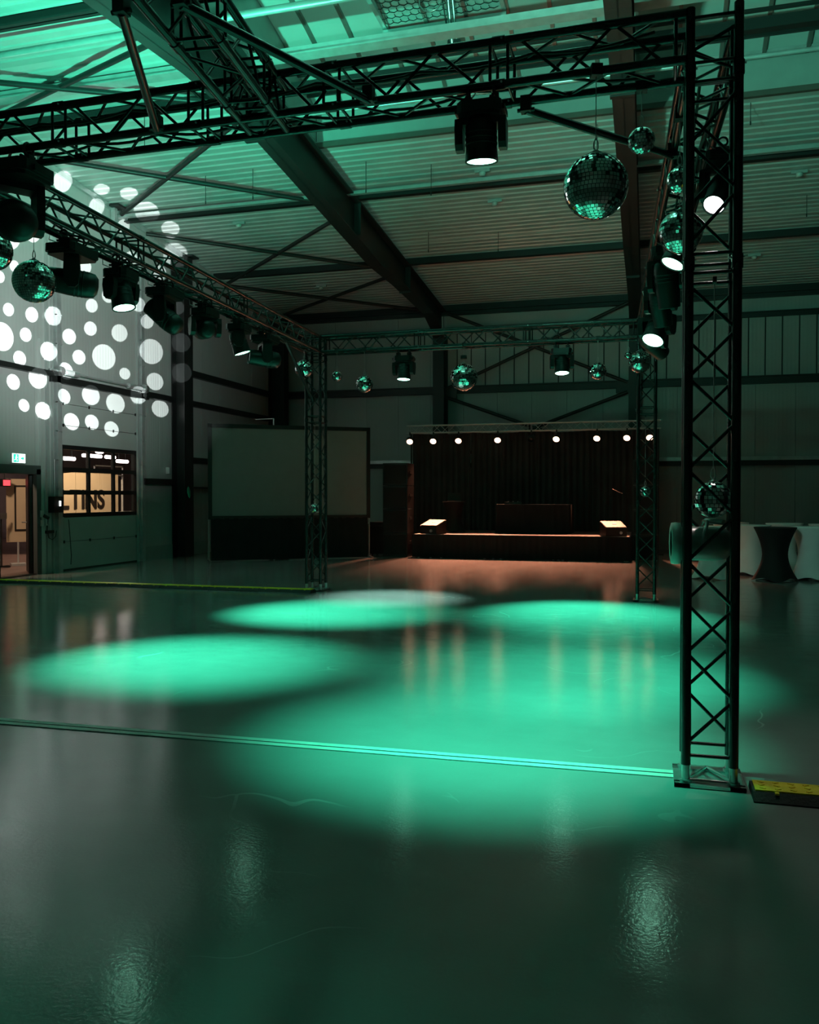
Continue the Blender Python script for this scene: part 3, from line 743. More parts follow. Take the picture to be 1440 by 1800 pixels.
# 45 degree corner braces of tube with clamps
def cbrace(a, b_, label):
    o = thing('corner_brace', label, 'brace', (0, 0, 0), 0, 'tube braces of the truss')
    part('tube', MB().tube(a, b_, .024, 12), M_truss, o)
    for p in (a, b_):
        part('clamp', MB().box((p[0], p[1], p[2]+.03), (.06, .06, .09)).tube((p[0]-.05, p[1], p[2]), (p[0]+.05, p[1], p[2]), .012, 8), M_steel, o)
ZB = TZ-HW
cbrace((-2.94, 4.70, ZB-.03), (-2.37, 3.50, ZB-.05), 'diagonal tube brace at the overhead junction, the one with steeper slope')
cbrace((-1.56, 4.70, ZB-.03), (-2.07, 3.52, ZB-.05), 'diagonal tube brace crossing over the top edge right of the junction')
cbrace((-.70, 5.02, ZB-.05), (.14, 5.95, ZB-.05), 'diagonal tube brace in the corner above the big mirror ball')
cbrace((-5.14, 11.55, ZB), (-5.19, 12.80, 3.05), 'slanted tube brace from the left truss down to the screen-side tower')

# cables strung along the trusses
def cable(pts, label, r=.009):
    P = [Vector(p) for p in pts]; out = []
    for a, b_ in zip(P[:-1], P[1:]):
        for k in range(6):
            t_ = k/6; q = a.lerp(b_, t_); q.z -= .05*math.sin(PI*t_)*min(1, (b_-a).length); out.append(q)
    out.append(P[-1])
    return single('cable', MB().path(out, r, 6), M_rubber, label, 'cable', 'cables strung along the trusses')
def run(p, q, n, side, z, label, seed):
    rnd = random.Random(seed); v = (q-p).normalized(); nrm = Vector((-v.y, v.x, 0))
    L = (q-p).length; pts = []
    for k in range(n+1):
        s_ = .3+(L-.6)*k/n
        pts.append(p+v*s_+nrm*(side+rnd.uniform(-.03, .03))+Vector((0, 0, z+rnd.uniform(-.02, .03))))
    cable(pts, label)
run(FL, NT, 9, .02, TZ-HW+.03, 'black cable lying along inside the front truss', 1)
run(FL, NT, 7, -.05, TZ+.06, 'black cable drooping through upper half of the front truss', 2)
run(FL, LF, 12, .03, TZ-HW+.03, 'black cable lying along inside the left truss', 3)
run(FL, LF, 10, -.04, TZ-HW-.02, 'black cable slung beneath the left truss', 4)
run(FL, LF, 14, .06, TZ-HW+.05, 'second black cable bundle inside the left truss', 5)
run(NT, RF, 12, .02, TZ-HW+.03, 'black cable lying along inside the right truss', 6)
run(NT, RF, 10, -.04, TZ-HW-.02, 'black cable slung beneath the right truss', 7)
run(LF, RF, 8, .0, TZ-HW+.04, 'black cable lying along inside the far truss', 8)
cable([(.22, 4.99, 3.7), (.21, 5.0, 2.6), (.22, 4.99, 1.4), (.23, 5.0, .15)], 'black cable running down inside the nearest tower')

# ------------------------------------------------------------------ moving heads
def moving_head(label, top, base_rz, target=None, lit=None, style='wash', scale=1.0, direction=None, group='moving head lights on the trusses'):
    o = thing('moving_head_light', label, 'stage light', top, 0, group)
    o.scale = (scale,)*3
    hb = Matrix.Rotation(base_rz, 4, 'Z')
    if style == 'wash': bw, bd, ah, hl, hr, piv = .25, .21, .20, .24, .092, -.235
    else: bw, bd, ah, hl, hr, piv = .37, .27, .27, .40, .105, -.33
    for s_ in (-1, 1):
        clamp = MB()
        for k in range(10):
            a0, a1 = 2*PI*k/10, 2*PI*(k+1)/10
            m_ = hb
            clamp.tube(m_ @ Vector((s_*bw*.3, .036*math.cos(a0), .025+.036*math.sin(a0))), m_ @ Vector((s_*bw*.3, .036*math.cos(a1), .025+.036*math.sin(a1))), .009, 5)
        clamp.box((s_*bw*.3, 0, -.03), (.05, .05, .05), 0, hb)
        clamp.tube(hb @ Vector((s_*bw*.3, -.06, -.02)), hb @ Vector((s_*bw*.3, .06, -.02)), .009, 6)
        part('clamp', clamp, M_steel, o)
    bb = MB(); z0, z1 = -.135, -.055
    x_, y_ = bw/2, bd/2; ch = .03
    lo = [(-x_+ch, -y_), (x_-ch, -y_), (x_, -y_+ch), (x_, y_-ch), (x_-ch, y_), (-x_+ch, y_), (-x_, y_-ch), (-x_, -y_+ch)]
    bb.prism([hb @ Vector((a*.92, b_*.92, z0)) for a, b_ in lo], (0, 0, .02))
    bb.prism([hb @ Vector((a, b_, z0+.02)) for a, b_ in lo], (0, 0, z1-z0-.02))
    part('base', bb, M_black, o)
    for s_ in (-1, 1):
        part('carry_handle', MB().box((s_*(x_+.008), 0, -.09), (.016, .12, .03), 0, hb), M_black, o)
    if direction is None:
        d = (Vector(target)-(Vector(top)+Vector((0, 0, piv*scale)))).normalized() if target is not None else Vector((0, 0, -1))
    else: d = Vector(direction).normalized()
    tl = math.acos(max(-1, min(1, -d.z))); pan = math.atan2(-d.x, d.y) if tl > .02 else base_rz
    hp = Matrix.Rotation(pan, 4, 'Z')
    yk = MB(); aw = hr+.03
    yk.prism([hp @ Vector(p) for p in ((-aw-.022, -.055, z0), (aw+.022, -.055, z0), (aw+.022, .055, z0), (-aw-.022, .055, z0))], (0, 0, -.035))
    for s_ in (-1, 1):
        prof = [(-.055, z0), (.055, z0), (.062, piv+.05), (.05, piv-.04), (.025, piv-.065), (-.025, piv-.065), (-.05, piv-.04), (-.062, piv+.05)]
        yk.prism([hp @ Vector((s_*aw+(-.022), a, b_)) for a, b_ in prof], hp @ Vector((.044, 0, 0)))
    part('yoke', yk, M_black, o)
    mh = Matrix.Translation((0, 0, piv)) @ hp @ Matrix.Rotation(tl, 4, 'X')
    if style == 'wash':
        prof = [(0, .115), (.05, .112), (.078, .095), (.088, .06), (.088, -.05), (.094, -.115), (.094, -.125), (.084, -.125), (.084, -.110)]
        lz = -.118
    else:
        prof = [(0, .20), (.06, .195), (.095, .165), (.105, .11), (.105, -.02), (.098, -.10), (.092, -.195), (.092, -.205), (.080, -.205), (.080, -.185)]
        lz = -.192
    hh = part('lamp_head', MB().lathe(prof, 28, mh), M_black, o)
    rg = MB()
    for zc in ((.03, 0, -.03) if style == 'wash' else (.08, .05, .02)):
        rr_ = prof[3][0]+.003
        rg.lathe([(rr_-.004, zc-.006), (rr_, zc-.005), (rr_, zc+.005), (rr_-.004, zc+.006)], 28, mh)
    part('cooling_fin', rg, M_black, hh)
    lr = prof[-1][0]
    lens = MB().lathe([(0, lz-.006), (lr*.6, lz-.004), (lr, lz), (lr, lz+.01), (0, lz+.01)], 28, mh)
    part('lens', lens, {'g': M_lens_g, 'w': M_lens_w, None: M_lens_off}[lit], hh)
    sw = MB().path([hb @ Vector((-bw*.25, 0, -.06)), hb @ Vector((-bw*.42, .10, -.02)), hb @ Vector((-bw*.3, .12, .06)), hb @ Vector((-bw*.1, .05, .07))], .004, 5)
    part('safety_wire', sw, M_alu, o)
    return o
HT = TZ-HW-.050
def on(p, q, s_, side=0):
    v = (q-p).normalized(); n_ = Vector((-v.y, v.x, 0)); r_ = p+v*s_+n_*side; r_.z = HT; return r_
# front truss
moving_head('lit wash head hanging under the front truss near the big mirror ball', (-.92, 4.79, HT), 0, (-.95, 5.3, 0), 'g', 'wash', 1.0)
moving_head('large dark moving head under the front truss at its left end', (-4.10, 4.80, HT), 0, None, None, 'spot', 1.25, (-.62, .45, .25))
# left truss, near to far
la = math.atan2(LF.y-FL.y, LF.x-FL.x)
for lab, s_, tgt, lit, sty, dirn, sc in (
    ('dark moving head on left truss beside the mirror ball, head tipped level', 1.60, None, None, 'spot', (-.80, -.55, .10), 1.1),
    ('lit wash head on left truss, the nearer of the two lit ones', 2.38, (-4.15, 7.15, 0), 'g', 'wash', None, 1.2),
    ('dark moving head on left truss between the nearer lit head and a domed one', 3.22, None, None, 'spot', (-.62, -.10, .50), 1.05),
    ('dark moving head on left truss with domed back inside open yoke', 4.15, None, None, 'wash', (-.68, .70, .14), 1.25),
    ('lit wash head on left truss, the farther of the two lit ones', 5.10, (-4.1, 10.5, 0), 'g', 'wash', None, 1.2),
    ('last dark moving head on the left truss next to the tower brace', 5.95, None, None, 'spot', (-.8, -.6, .08), 1.1)):
    moving_head(lab, on(FL, LF, s_, 0), la, tgt, lit, sty, sc, dirn)
# far truss
moving_head('lit wash head under the far truss, above the stage left end', (-3.72, 12.96, HT), 0, (-3.75, 12.6, 0), 'g', 'wash', 1.2)
moving_head('lit wash head under the far truss, above the right of the stage', (-1.26, 12.96, HT), 0, (-1.1, 12.3, 0), 'g', 'wash', 1.2)
# right truss
ra = math.atan2(RF.y-NT.y, RF.x-NT.x)
for lab, s_, side, tgt, lit, sty, dirn, sc in (
    ('moving head with a glaring white lens seen through the nearest tower', 1.05, -.17, None, 'w', 'spot', (-.30, -.60, -.72), .8),
    ('lit wash head on right truss half hidden just behind the nearest tower', 2.40, -.02, None, 'g', 'wash', (-.42, -.20, -.88), 1.1),
    ('dark moving head on right truss with a long upright body behind the tower', 3.15, .03, None, None, 'spot', (.1, .3, -.95), 1.05),
    ('second dark moving head hanging on right truss, next farther back', 4.15, .03, None, None, 'spot', (.15, .4, -.9), 1.0),
    ('farthest lit head on right truss with its bright lens turned to the viewer', 5.40, .0, None, 'g', 'wash', (-.28, -.45, -.86), 1.4),
    ('last dark moving head on right truss beyond the farthest lit one', 6.25, .0, None, None, 'spot', (.5, .83, -.40), 1.1)):
    moving_head(lab, on(NT, RF, s_, side), ra, tgt, lit, sty, sc, dirn)
# small par light in the near tower
pr = thing('par_light', 'grey barrel spotlight clamped low on the nearest truss tower', 'stage light', (.28, 4.90, 1.285), R(4))
mY = Matrix.Rotation(-PI/2, 4, 'Y')
part('barrel', MB().lathe([(0, -.15), (.06, -.148), (.085, -.12), (.092, -.06), (.092, .09), (.088, .11), (.080, .11), (.080, .09)], 28, Matrix.Translation((.0, 0, 0)) @ mY), mat('grey_metal_barrel', (.24, .23, .23), .35, .6, var=.1), pr)
part('filter_frame', MB().lathe([(.075, .11), (.112, .11), (.115, .135), (.112, .16), (.075, .16)], 8, mY), mat('grey_filter_frame', (.34, .40, .38), .45, var=.1), pr)
part('lens', MB().lathe([(0, .10), (.08, .10), (.08, .106), (0, .108)], 24, mY), M_lens_off, pr)
part('bracket', MB().path([(0, -.10, .0), (0, -.105, .06), (.02, -.08, .12), (.02, 0, .125), (.02, .08, .12), (0, .105, .06), (0, .10, 0)], .010, 8).tube((.02, 0, .125), (.10, -.10, .12), .015, 8), M_alu, pr)

# ------------------------------------------------------------------ mirror balls
BALLM = {}
def ball_meshes(rows):
    if rows in BALLM: return BALLM[rows]
    core = MB().lathe([(.965*math.cos(a), .965*math.sin(a)) for a in [(-PI/2+PI*k/24) for k in range(25)]], 40)
    tl = MB(); h = PI/rows; rnd = random.Random(rows)
    for i in range(rows):
        ph = -PI/2+h*(i+.5); n_ = max(4, int(round(2*PI*math.cos(ph)/h)))
        for k in range(n_):
            th = 2*PI*(k+.5*(i % 2)*0)/n_
            c = Vector((math.cos(ph)*math.cos(th), math.cos(ph)*math.sin(th), math.sin(ph)))
            e = Vector((-math.sin(th), math.cos(th), 0)); nrt = c.cross(e)
            cc = (c+e*rnd.gauss(0, .010)+nrt*rnd.gauss(0, .010)).normalized()
            e2 = (e-cc*e.dot(cc)).normalized(); n2_ = cc.cross(e2)
            wd = min(2*PI*math.cos(ph)/n_, h*1.05)*.425; hg = h*.425
            ci, co_ = c*.955, c*.995
            tl.hexa([ci-e2*wd-n2_*hg, ci+e2*wd-n2_*hg, ci+e2*wd+n2_*hg, ci-e2*wd+n2_*hg, co_-e2*wd-n2_*hg, co_+e2*wd-n2_*hg, co_+e2*wd+n2_*hg, co_-e2*wd+n2_*hg])
    BALLM[rows] = (core.mesh('ball_core', M_core), tl.mesh('mirror_tiles', M_mirror))
    return BALLM[rows]
def mirror_ball(label, c, r, ztop, rows=None, rz=0.0, motor=False):
    rows = rows or (26 if r > .15 else 20 if r > .11 else 14)
    o = thing('mirror_ball', label, 'mirror ball', c, rz, 'mirror balls hung from the truss')
    cm, tm = ball_meshes(rows)
    S = Matrix.Scale(r, 4)
    link('ball_core', cm, o, S)
    q = link('mirror_tiles', tm, o, S); q['kind'] = 'stuff'
    cap = MB().lathe([(0, r*.97), (r*.22, r*.975), (r*.22, r*1.02), (r*.10, r*1.04), (r*.10, r*1.10), (0, r*1.10)], 18)
    part('cap', cap, M_alu, o)
    hk = MB().path([(0, 0, r*1.08), (.012, 0, r*1.08+.02), (.010, 0, r*1.08+.05), (0, 0, r*1.08+.075), (-.010, 0, r*1.08+.05), (-.012, 0, r*1.08+.02), (0, 0, r*1.08)], .004, 6)
    part('hook', hk, M_alu, o)
    if motor:
        part('motor', MB().lathe([(0, r*1.1+.05), (.05, r*1.1+.05), (.05, r*1.1+.10), (0, r*1.1+.10)], 16), M_black, o)
    part('wire', MB().tube((0, 0, r*1.08+.06), (0, 0, ztop-c[2]), .0025, 5), M_alu, o)
    part('sling', MB().box((0, 0, ztop-c[2]), (.06, .06, .062) if ztop > 3 else (.02, .04, .03)), M_rubber, o)
    return o
ZT = TZ-HW
mirror_ball('big mirror ball hanging on its own below the front truss', (-.285, 4.77, 3.225), .174, ZT, rz=.3)
mirror_ball('small mirror ball high up right of the big one, near the corner brace', (-.048, 5.01, 3.54), .074, ZT, rows=14)
mirror_ball('mirror ball beside the nearest tower, middle one of three stacked there', (.172, 5.45, 3.455), .077, ZT, rows=14)
mirror_ball('larger mirror ball half hidden at left edge of the nearest tower', (.205, 6.20, 3.36), .149, ZT, rz=.5)
mirror_ball('mirror ball hanging under the left truss beside a dark moving head', (-4.907, 6.0, 3.315), .172, ZT, rz=.2)
mirror_ball('mirror ball cut off by the left picture edge', (-4.80, 5.40, 3.40), .155, ZT, rz=.9)
mirror_ball('mirror ball in front of top of the screen-side tower', (-5.19, 12.43, 3.513), .142, ZT)
mirror_ball('tiny mirror ball between the screen-side tower and the nearby hanging ball', (-4.80, 12.85, 3.446), .082, ZT)
mirror_ball('mirror ball under the far truss left of its left lit head', (-4.338, 12.85, 3.302), .136, ZT)
mirror_ball('large mirror ball with motor under middle of the far truss', (-2.735, 12.85, 3.351), .211, ZT, rz=.4, motor=True)
mirror_ball('mirror ball under the far truss near its right end', (-.724, 12.84, 3.368), .126, ZT)
mirror_ball('tiny mirror ball at the far right corner of the truss', (-.293, 12.84, 3.576), .058, ZT, rows=12)
mirror_ball('mirror ball in front of the top of the far right tower', (-.128, 12.55, 3.43), .158, ZT)
mirror_ball('small mirror ball hanging inside the nearest tower above the barrel spotlight', (.335, 4.86, 1.525), .098, 2.70, rows=14)
mirror_ball('tiny mirror ball low inside the screen-side tower', (-5.215, 12.93, 1.328), .082, 2.70, rows=12)
mirror_ball('tiny mirror ball low inside the far right tower', (-.045, 12.93, 1.600), .078, 2.70, rows=12)

# ------------------------------------------------------------------ cable ramps and floor cover
def ramp(x, y, rz, L, label):
    o = thing('cable_ramp', label, 'cable ramp', (x, y, 0), rz, 'yellow and black cable ramp modules')
    prof = [(-.125, 0), (.125, 0), (.125, .008), (.085, .046), (-.085, .046), (-.125, .008)]
    part('body', MB().prism([(0, a, b_) for a, b_ in prof], (L-.006, 0, 0)), M_rubber, o)
    lid = MB().span((.012, -.078, .046), (L-.018, .078, .054))
    for k in range(4): lid.span((L*(k+.5)/4-.01, -.10, .040), (L*(k+.5)/4+.01, -.074, .050))
    l_ = part('lid', lid, M_yellow, o)
    stud = MB()
    for i in range(12):
        for j in range(3):
            stud.box((.05+(L-.1)*i/11, -.05+.05*j, .0555), (.028, .014, .004), .6 if (i+j) % 2 else -.6)
    part('tread_stud', stud, M_yellow, l_, kind='stuff')
for k in range(7):
    ramp(-11.42+.9*k, 12.60+.004*k, 0, .9, ('cable ramp module ending at the screen-side tower' if k == 6 else ['cable ramp module touching left wall by the doorway', 'second cable ramp module out from the left wall', 'third cable ramp module out from the left wall', 'fourth cable ramp module out from the left wall', 'third cable ramp module from the screen-side tower', 'cable ramp module second from the screen-side tower'][k]))
for k in range(3):
    ramp(.52+.9*k, 4.70+.002*k, 0, .9, ['yellow cable ramp module beside the foot of the nearest tower', 'cable ramp module cut off by the right picture edge', 'third cable ramp module beyond the right picture edge'][k])
fcv = thing('floor_cable_cover', 'pale flat cable cover taped across the floor under the front truss', 'cable cover', (0, 0, 0))
a = Vector((-4.75, 4.83, 0)); b_ = Vector((.17, 4.92, 0)); d = (b_-a).normalized(); n_ = Vector((-d.y, d.x, 0))
for s0, s1 in ((-.062, -.008), (.008, .062)):
    part('strip', MB().hexa([a+n_*s0, b_+n_*s0, b_+n_*s1, a+n_*s1]+[q+Vector((0, 0, .006)) for q in (a+n_*s0, b_+n_*s0, b_+n_*s1, a+n_*s1)]), M_tape, fcv)
part('joint', MB().hexa([a+n_*-.008, b_+n_*-.008, b_+n_*.008, a+n_*.008]+[q+Vector((0, 0, .002)) for q in (a+n_*-.008, b_+n_*-.008, b_+n_*.008, a+n_*.008)]), M_rubber, fcv)

# ------------------------------------------------------------------ projection screen
A = Vector((-9.87, 17.86, 0)); B = Vector((-6.64, 20.08, 0)); ang = math.atan2(B.y-A.y, B.x-A.x); SL = (B-A).length
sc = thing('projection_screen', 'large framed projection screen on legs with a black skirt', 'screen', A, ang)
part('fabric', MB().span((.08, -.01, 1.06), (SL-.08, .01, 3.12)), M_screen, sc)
for x0, x1, z0, z1 in ((0, SL, 3.12, 3.21), (0, SL, .98, 1.06), (0, .09, .98, 3.21), (SL-.09, SL, .98, 3.21)):
    part('frame_bar', MB().span((x0, -.03, z0), (x1, .03, z1)), M_black, sc)
for x in (.02, SL-.02):
    part('leg', MB().tube((x, 0, .03), (x, 0, .98), .016, 8).tube((x, -.35, .03), (x, .35, .03), .016, 8).tube((x, .33, .04), (x, .02, 1.5), .012, 8), M_alu, sc)
skt = MB(); pts = []
NP = 60
for k in range(NP+1):
    pts.append((.06+(SL-.12)*k/NP, -.03+.012*math.sin(k*1.9)))
vs = [(x, y, .02) for x, y in pts]+[(x, y, 1.0) for x, y in pts]
skt.add(vs, [(k, k+1, NP+2+k, NP+1+k) for k in range(NP)], True)
skt.add([(x, y+.01, z) for x, y, z in vs], [(NP+1+k, NP+2+k, k+1, k) for k in range(NP)], True)
part('skirt', skt, M_cloth, sc)
pp = thing('floor_stand', 'thin pale stand rising behind the top of the projection screen', 'stand', (-9.0, 19.6, 0))
part('pole', MB().tube((0, 0, .03), (0, 0, 3.45), .02, 8).tube((0, 0, 3.45), (-.55, .1, 3.45), .012, 6), M_alu, pp)
part('foot', MB().box((0, 0, .015), (.5, .5, .03)), M_steel, pp)

# ------------------------------------------------------------------ stage
sg = thing('stage', 'low black stage platform with pleated black skirt', 'stage', (0, 0, 0))
SX0, SX1, SY0, SY1, SZ = -5.64, -.42, 20.50, 23.2, .575
M_deckst = mat('stage_floor_boards', (.10, .085, .08), .5, var=.3, scale=3)
for i in range(3):
    for j in range(2):
        x0 = SX0+(SX1-SX0)*i/3; y0 = SY0+(SY1-SY0)*j/2
        part('deck_board', MB().span((x0+.004, y0+.004, SZ-.06), (x0+(SX1-SX0)/3-.004, y0+(SY1-SY0)/2-.004, SZ)), M_deckst, sg)
for i in range(4):
    for j in range(3):
        part('leg', MB().tube((SX0+.1+(SX1-SX0-.2)*i/3, SY0+.15+(SY1-SY0-.3)*j/2, 0), (SX0+.1+(SX1-SX0-.2)*i/3, SY0+.15+(SY1-SY0-.3)*j/2, SZ-.06), .03, 8), M_alu, sg)
sk_ = MB(); loop = []
for k in range(120): loop.append((SX0+(SX1-SX0)*k/119, SY0-.03+.014*math.sin(k*1.7)))
for k in range(60): loop.append((SX1+.03+.014*math.sin(k*1.7), SY0+(SY1-SY0)*k/59))
loop = [(SX0-.03+.014*math.sin(k*1.7), SY1-(SY1-SY0)*k/59) for k in range(60)]+loop
nL = len(loop)
sk_.add([(x, y, .01) for x, y in loop]+[(x, y, SZ-.01) for x, y in loop], [(k, k+1, nL+k+1, nL+k) for k in range(nL-1)], True)
part('skirt', sk_, M_cloth, sg)
cu = thing('stage_curtain', 'wide black curtain hanging behind the stage', 'curtain', (0, 0, 0))
CX0, CX1 = -6.43, .25
for (x0, x1) in ((CX0, -4.76), (-4.76, -3.09), (-3.09, -1.42), (-1.42, CX1)):
    mb = MB(); N = 70; P = []
    for k in range(N+1):
        P.append((x0+(x1-x0)*k/N, 23.32+.035*math.sin(k*.9+x0)+.012*math.sin(k*2.3)))
    zs = [.02, 1.2, 2.4, 3.28]
    vs = []
    for z in zs:
        for (x, y) in P: vs.append((x, y, z-(.03*math.sin((x-x0)/(x1-x0)*PI) if z > 3 else 0)))
    mb.add(vs, [(i*(N+1)+k, i*(N+1)+k+1, (i+1)*(N+1)+k+1, (i+1)*(N+1)+k) for i in range(3) for k in range(N)], True)
    part('curtain_panel', mb, M_curtain, cu)
# silver truss above the curtain with its two uprights
tr_o, _ = truss('stage_truss', 'slim silver truss above the stage curtain', (-6.48, 22.95, 3.37), (.30, 22.95, 3.37), [1.7, 3.4, 5.1], None, m=mat('dull_silver_truss', (.5, .51, .5), .4, .3, var=.1), hw=.10, r=.016, rb=.007, step=.22)
for x, nm in ((-6.42, 'left'), (.24, 'right')):
    o = thing('truss_stand', 'slim dark upright carrying the silver stage truss at its '+nm+' end', 'stand', (x, 23.13, 0), 0, 'uprights of the stage truss')
    part('pole', MB().tube((0, 0, .02), (0, 0, 3.30), .025, 10), M_steel, o)
    part('arm', MB().box((0, -.10, 3.28), (.05, .26, .04)), M_steel, o)
    part('foot', MB().box((0, 0, .015), (.3, .24, .02)), M_steel, o)
def stage_lamp(x, lit, label, tx):
    o = thing('stage_lamp', label, 'stage light', (x, 22.85, 3.27), 0, 'lamps on the stage truss')
    part('clamp', MB().box((0, 0, -.03), (.04, .05, .08)).tube((0, 0, -.06), (0, 0, -.13), .008, 6), M_steel, o)
    d = (Vector((tx, 18.3, 0))-Vector((x, 22.76, 3.05))).normalized()
    m_ = Matrix.Translation((0, -.03, -.22)) @ d.to_track_quat('-Z', 'Y').to_matrix().to_4x4()
    part('bracket', MB().path([(-.085, -.03, -.22), (-.085, -.02, -.14), (-.05, 0, -.12), (.05, 0, -.12), (.085, -.02, -.14), (.085, -.03, -.22)], .008, 6), M_steel, o)
    can = part('can', MB().lathe([(0, .10), (.05, .095), (.085, .05), (.092, -.06), (.085, -.06), (.085, -.045)], 20, m_), M_black, o)
    part('lens', MB().lathe([(0, -.053), (.085, -.048), (.085, -.04), (0, -.04)], 20, m_), M_lens_s if lit else M_lens_off, can)
SLAB = ['leftmost warm lamp on the stage truss', 'second warm lamp from left on stage truss, turned sideways', 'third warm lamp from left on the stage truss', 'warm lamp above the draped desk',
        'warm lamp just right of the unlit one', 'fourth warm lamp from right end, above right half of curtain', 'warm lamp just left of the far right tower', 'rightmost warm lamp seen through the far right tower']
SLAB[5] = 'warm lamp above the right monitor wedge'
for i, x in enumerate(STAGE_X):
    stage_lamp(x, True, SLAB[i], (-5.4, -5.2, -4.6, -3.6, -2.8, -1.9, -1.2, .4)[i])
stage_lamp(-3.02, False, 'only unlit lamp on the stage truss', -3.0)
# speakers beside the stage
def speaker_stack(x0, x1, y, label, tops, sp):
    o = thing('speaker_stack', label, 'loudspeaker', ((x0+x1)/2, y, 0), sp)
    wd = x1-x0; z = 0
    for k, h_ in enumerate(tops):
        c_ = part('cabinet', MB().box((0, 0, z+h_/2), (wd, .6, h_-.01)), M_black, o)
        part('grille', MB().box((0, -.305, z+h_/2), (wd*.88, .012, h_*.82)), M_cloth, c_)
        part('side_grip', MB().box((wd/2+.005, 0, z+h_*.6), (.012, .2, .07)), M_steel, c_)
        z += h_
speaker_stack(-6.42, -5.78, 20.75, 'tall black loudspeaker stack left of the stage', (.60, .60, .58, .57), 0)
speaker_stack(-.36, .22, 21.35, 'tall black loudspeaker stack right of the stage behind the far tower', (.60, .60, .58, .62), 0)
fcs = thing('flight_case', 'low dark flight case between the screen and the left loudspeakers', 'case', (-6.68, 21.1, 0))
part('body', MB().box((0, 0, .40), (.5, .6, .72)), M_black, fcs)
part('lid', MB().box((0, 0, .81), (.5, .6, .09)), M_black, fcs)
part('caster', MB().tube((-.18, -.2, .03), (-.14, -.2, .03), .03, 10).tube((.14, -.2, .03), (.18, -.2, .03), .03, 10).tube((-.18, .2, .03), (-.14, .2, .03), .03, 10).tube((.14, .2, .03), (.18, .2, .03), .03, 10), M_rubber, fcs)
part('corner', MB().box((-.24, -.29, .83), (.05, .05, .05)).box((.24, -.29, .83), (.05, .05, .05)), M_alu, fcs)
# things on the stage
def wedge(x, y, rz, label):
    o = thing('monitor_wedge', label, 'monitor speaker', (x, y, SZ), rz, 'monitor wedges at the stage edge')
    part('cabinet', MB().prism([(-.26, -.20, 0), (-.26, .20, 0), (-.26, .20, .34), (-.26, -.20, .20)], (.52, 0, 0)), M_black, o)
    sl = math.atan2(.14, .40); m_ = Matrix.Translation((0, 0, .272)) @ Matrix.Rotation(sl, 4, 'X')
    part('top_panel', MB().box((0, 0, .006), (.50, .40, .012), 0, m_), M_monitor, o, label='pale top panel')
    part('handle', MB().box((.02, 0, .014), (.09, .04, .01), 0, m_), M_black, o)
    part('rubber_foot', MB().box((-.2, 0, -.0), (.04, .3, .006)).box((.2, 0, -.0), (.04, .3, .006)), M_rubber, o)
    part('jack', MB().tube((.10, -.2, .08), (.10, -.235, .08), .035, 12), M_alu, o)
wedge(-5.22, 20.85, R(-24), 'monitor wedge at the left front edge of the stage')
wedge(-.80, 20.85, R(24), 'monitor wedge at the right front edge of the stage')
dk = thing('draped_desk', 'long table draped in black cloth on the stage', 'table', (-2.80, 21.9, SZ))
part('table_top', MB().box((0, 0, .72), (1.86, .7, .03)), M_black, dk)
dp = MB(); lp = []
for (xa, ya, xb, yb) in ((-.94, .36, -.94, -.36), (-.94, -.36, .94, -.36), (.94, -.36, .94, .36)):
    nn = 40 if xa != xb else 18
    for k in range(nn):
        t_ = k/nn; lp.append((xa+(xb-xa)*t_+.008*math.sin(len(lp)*1.6), ya+(yb-ya)*t_+.008*math.cos(len(lp)*1.6)))
nl = len(lp)
dp.add([(x*1.02, y*1.03, .01) for x, y in lp]+[(x, y, .735) for x, y in lp], [(k, k+1, nl+k+1, nl+k) for k in range(nl-1)], True)
part('drape', dp, M_cloth, dk)
for sx_ in (-.85, .85):
    for sy_ in (-.3, .3): part('leg', MB().tube((sx_, sy_, 0), (sx_, sy_, .72), .02, 8), M_steel, dk)
mxr = thing('mixing_console', 'small dark mixer lying on the draped desk', 'mixer', (-3.35, 21.85, SZ+.735), R(5))
part('case', MB().box((0, 0, .03), (.42, .30, .06)), M_black, mxr)
for kx in (-.12, 0, .12): part('knob', MB().tube((kx, 0, .06), (kx, 0, .08), .015), M_alu, mxr)
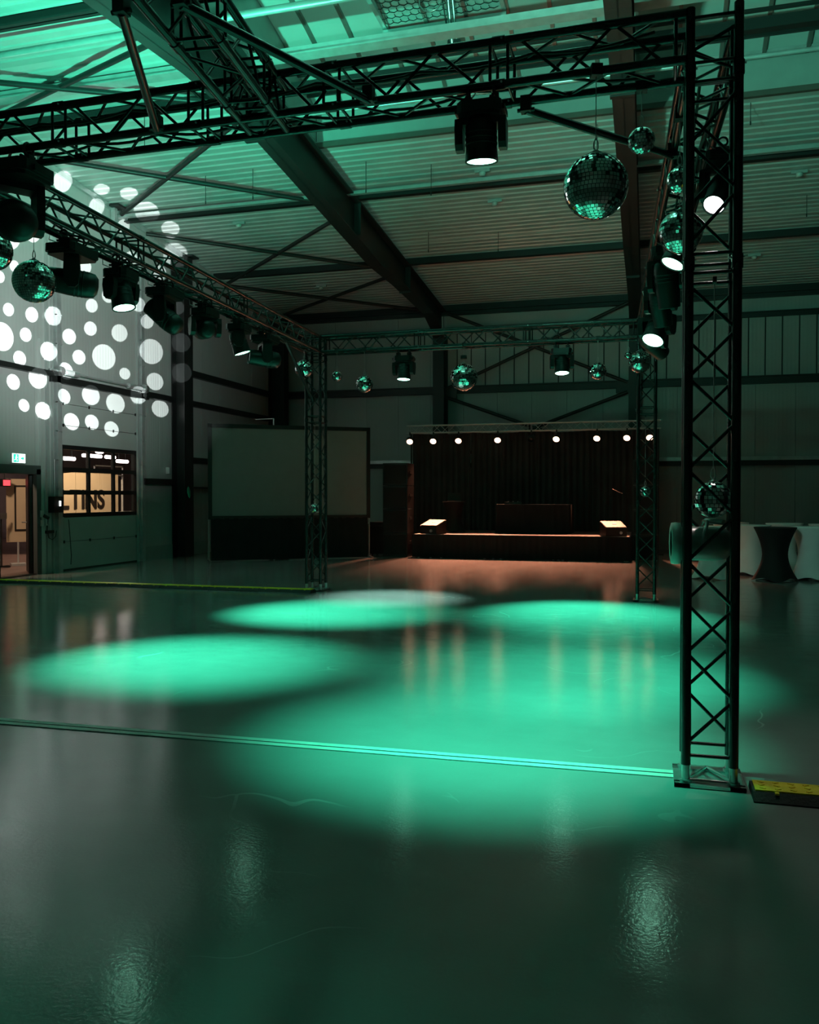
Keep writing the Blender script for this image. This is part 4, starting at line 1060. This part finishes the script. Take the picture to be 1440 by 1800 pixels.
def cocktail_table(name, x, y, z, label, cloth, h=.97, rtop=.36, rw=.215, rb=.40, rz=0.0, group='tall cocktail tables in stretch covers'):
    o = thing(name, label, 'cocktail table', (x, y, z), rz, group)
    N, K = 48, 18; mb = MB(); vs = []
    for i in range(K+1):
        t_ = i/K
        for k in range(N):
            th = 2*PI*k/N
            foot = .5+.5*math.cos(4*th)
            r_b = rb*(.80+.20*foot)
            if t_ > .5: r_ = rw+(rtop-rw)*((t_-.5)/.5)**1.7
            else: r_ = rw+(r_b-rw)*((.5-t_)/.5)**1.8
            zb = .012+.055*(1-foot)
            vs.append((r_*math.cos(th), r_*math.sin(th), zb+(h-.015-zb)*t_))
    mb.add(vs, [(i*N+k, i*N+(k+1) % N, (i+1)*N+(k+1) % N, (i+1)*N+k) for i in range(K) for k in range(N)], True)
    part('stretch_cover', mb, cloth, o)
    part('table_top', MB().lathe([(0, h-.02), (rtop-.005, h-.02), (rtop+.004, h-.012), (rtop, h), (0, h)], 40, smooth=False), cloth, o)
    part('pole', MB().tube((0, 0, .02), (0, 0, h-.02), .03, 10), M_alu, o)
    ft = MB()
    for k in range(4): ft.tube((0, 0, .03), (.8*rb*math.cos(k*PI/2), .8*rb*math.sin(k*PI/2), .012), .012, 6)
    part('foot', ft, M_alu, o)
    return o
cocktail_table('cocktail_table', -4.92, 21.9, SZ, 'black covered cocktail table standing on the stage', M_blackst, h=.80, rtop=.30, rw=.19, rb=.30)
lt_ = thing('laptop', 'dark laptop open on the black cocktail table on stage', 'laptop', (-4.92, 21.9, SZ+.80), R(10))
part('base', MB().box((0, 0, .01), (.34, .24, .018)), M_black, lt_)
part('screen', MB().box((0, .12, .12), (.34, .012, .22)), M_black, lt_)
ms = thing('microphone_stand', 'thin dark microphone stand at right end of the stage', 'stand', (-.62, 21.9, SZ))
part('pole', MB().tube((0, 0, .02), (0, 0, 1.0), .012, 8), M_steel, ms)
part('base', MB().lathe([(0, .03), (.10, .025), (.13, .01), (.13, 0)], 20), M_steel, ms)
part('boom', MB().tube((0, 0, 1.0), (-.25, -.05, 1.12), .010, 8), M_steel, ms)

# ------------------------------------------------------------------ cocktail tables at the right
cocktail_table('cocktail_table', 2.20, 16.55, 0, 'black covered cocktail table among the white ones', M_blackst)
cocktail_table('cocktail_table', 1.15, 16.75, 0, 'white covered cocktail table seen through the nearest tower', M_white, rz=.4)
cocktail_table('cocktail_table', 1.93, 17.75, 0, 'white covered cocktail table directly behind and left of the black one', M_white, rz=.2)
cocktail_table('cocktail_table', 2.86, 16.95, 0, 'white covered cocktail table just right of the black one', M_white, rz=.5)
cocktail_table('cocktail_table', 1.68, 19.2, 0, 'white covered cocktail table peeping out right of the nearest tower', M_white, rw=.27, rz=.1)
cocktail_table('cocktail_table', 2.70, 19.0, 0, 'white covered cocktail table directly behind the black one', M_white, rz=.3)
cocktail_table('cocktail_table', 3.45, 18.6, 0, 'white covered cocktail table at the right picture edge', M_white, rz=.7)
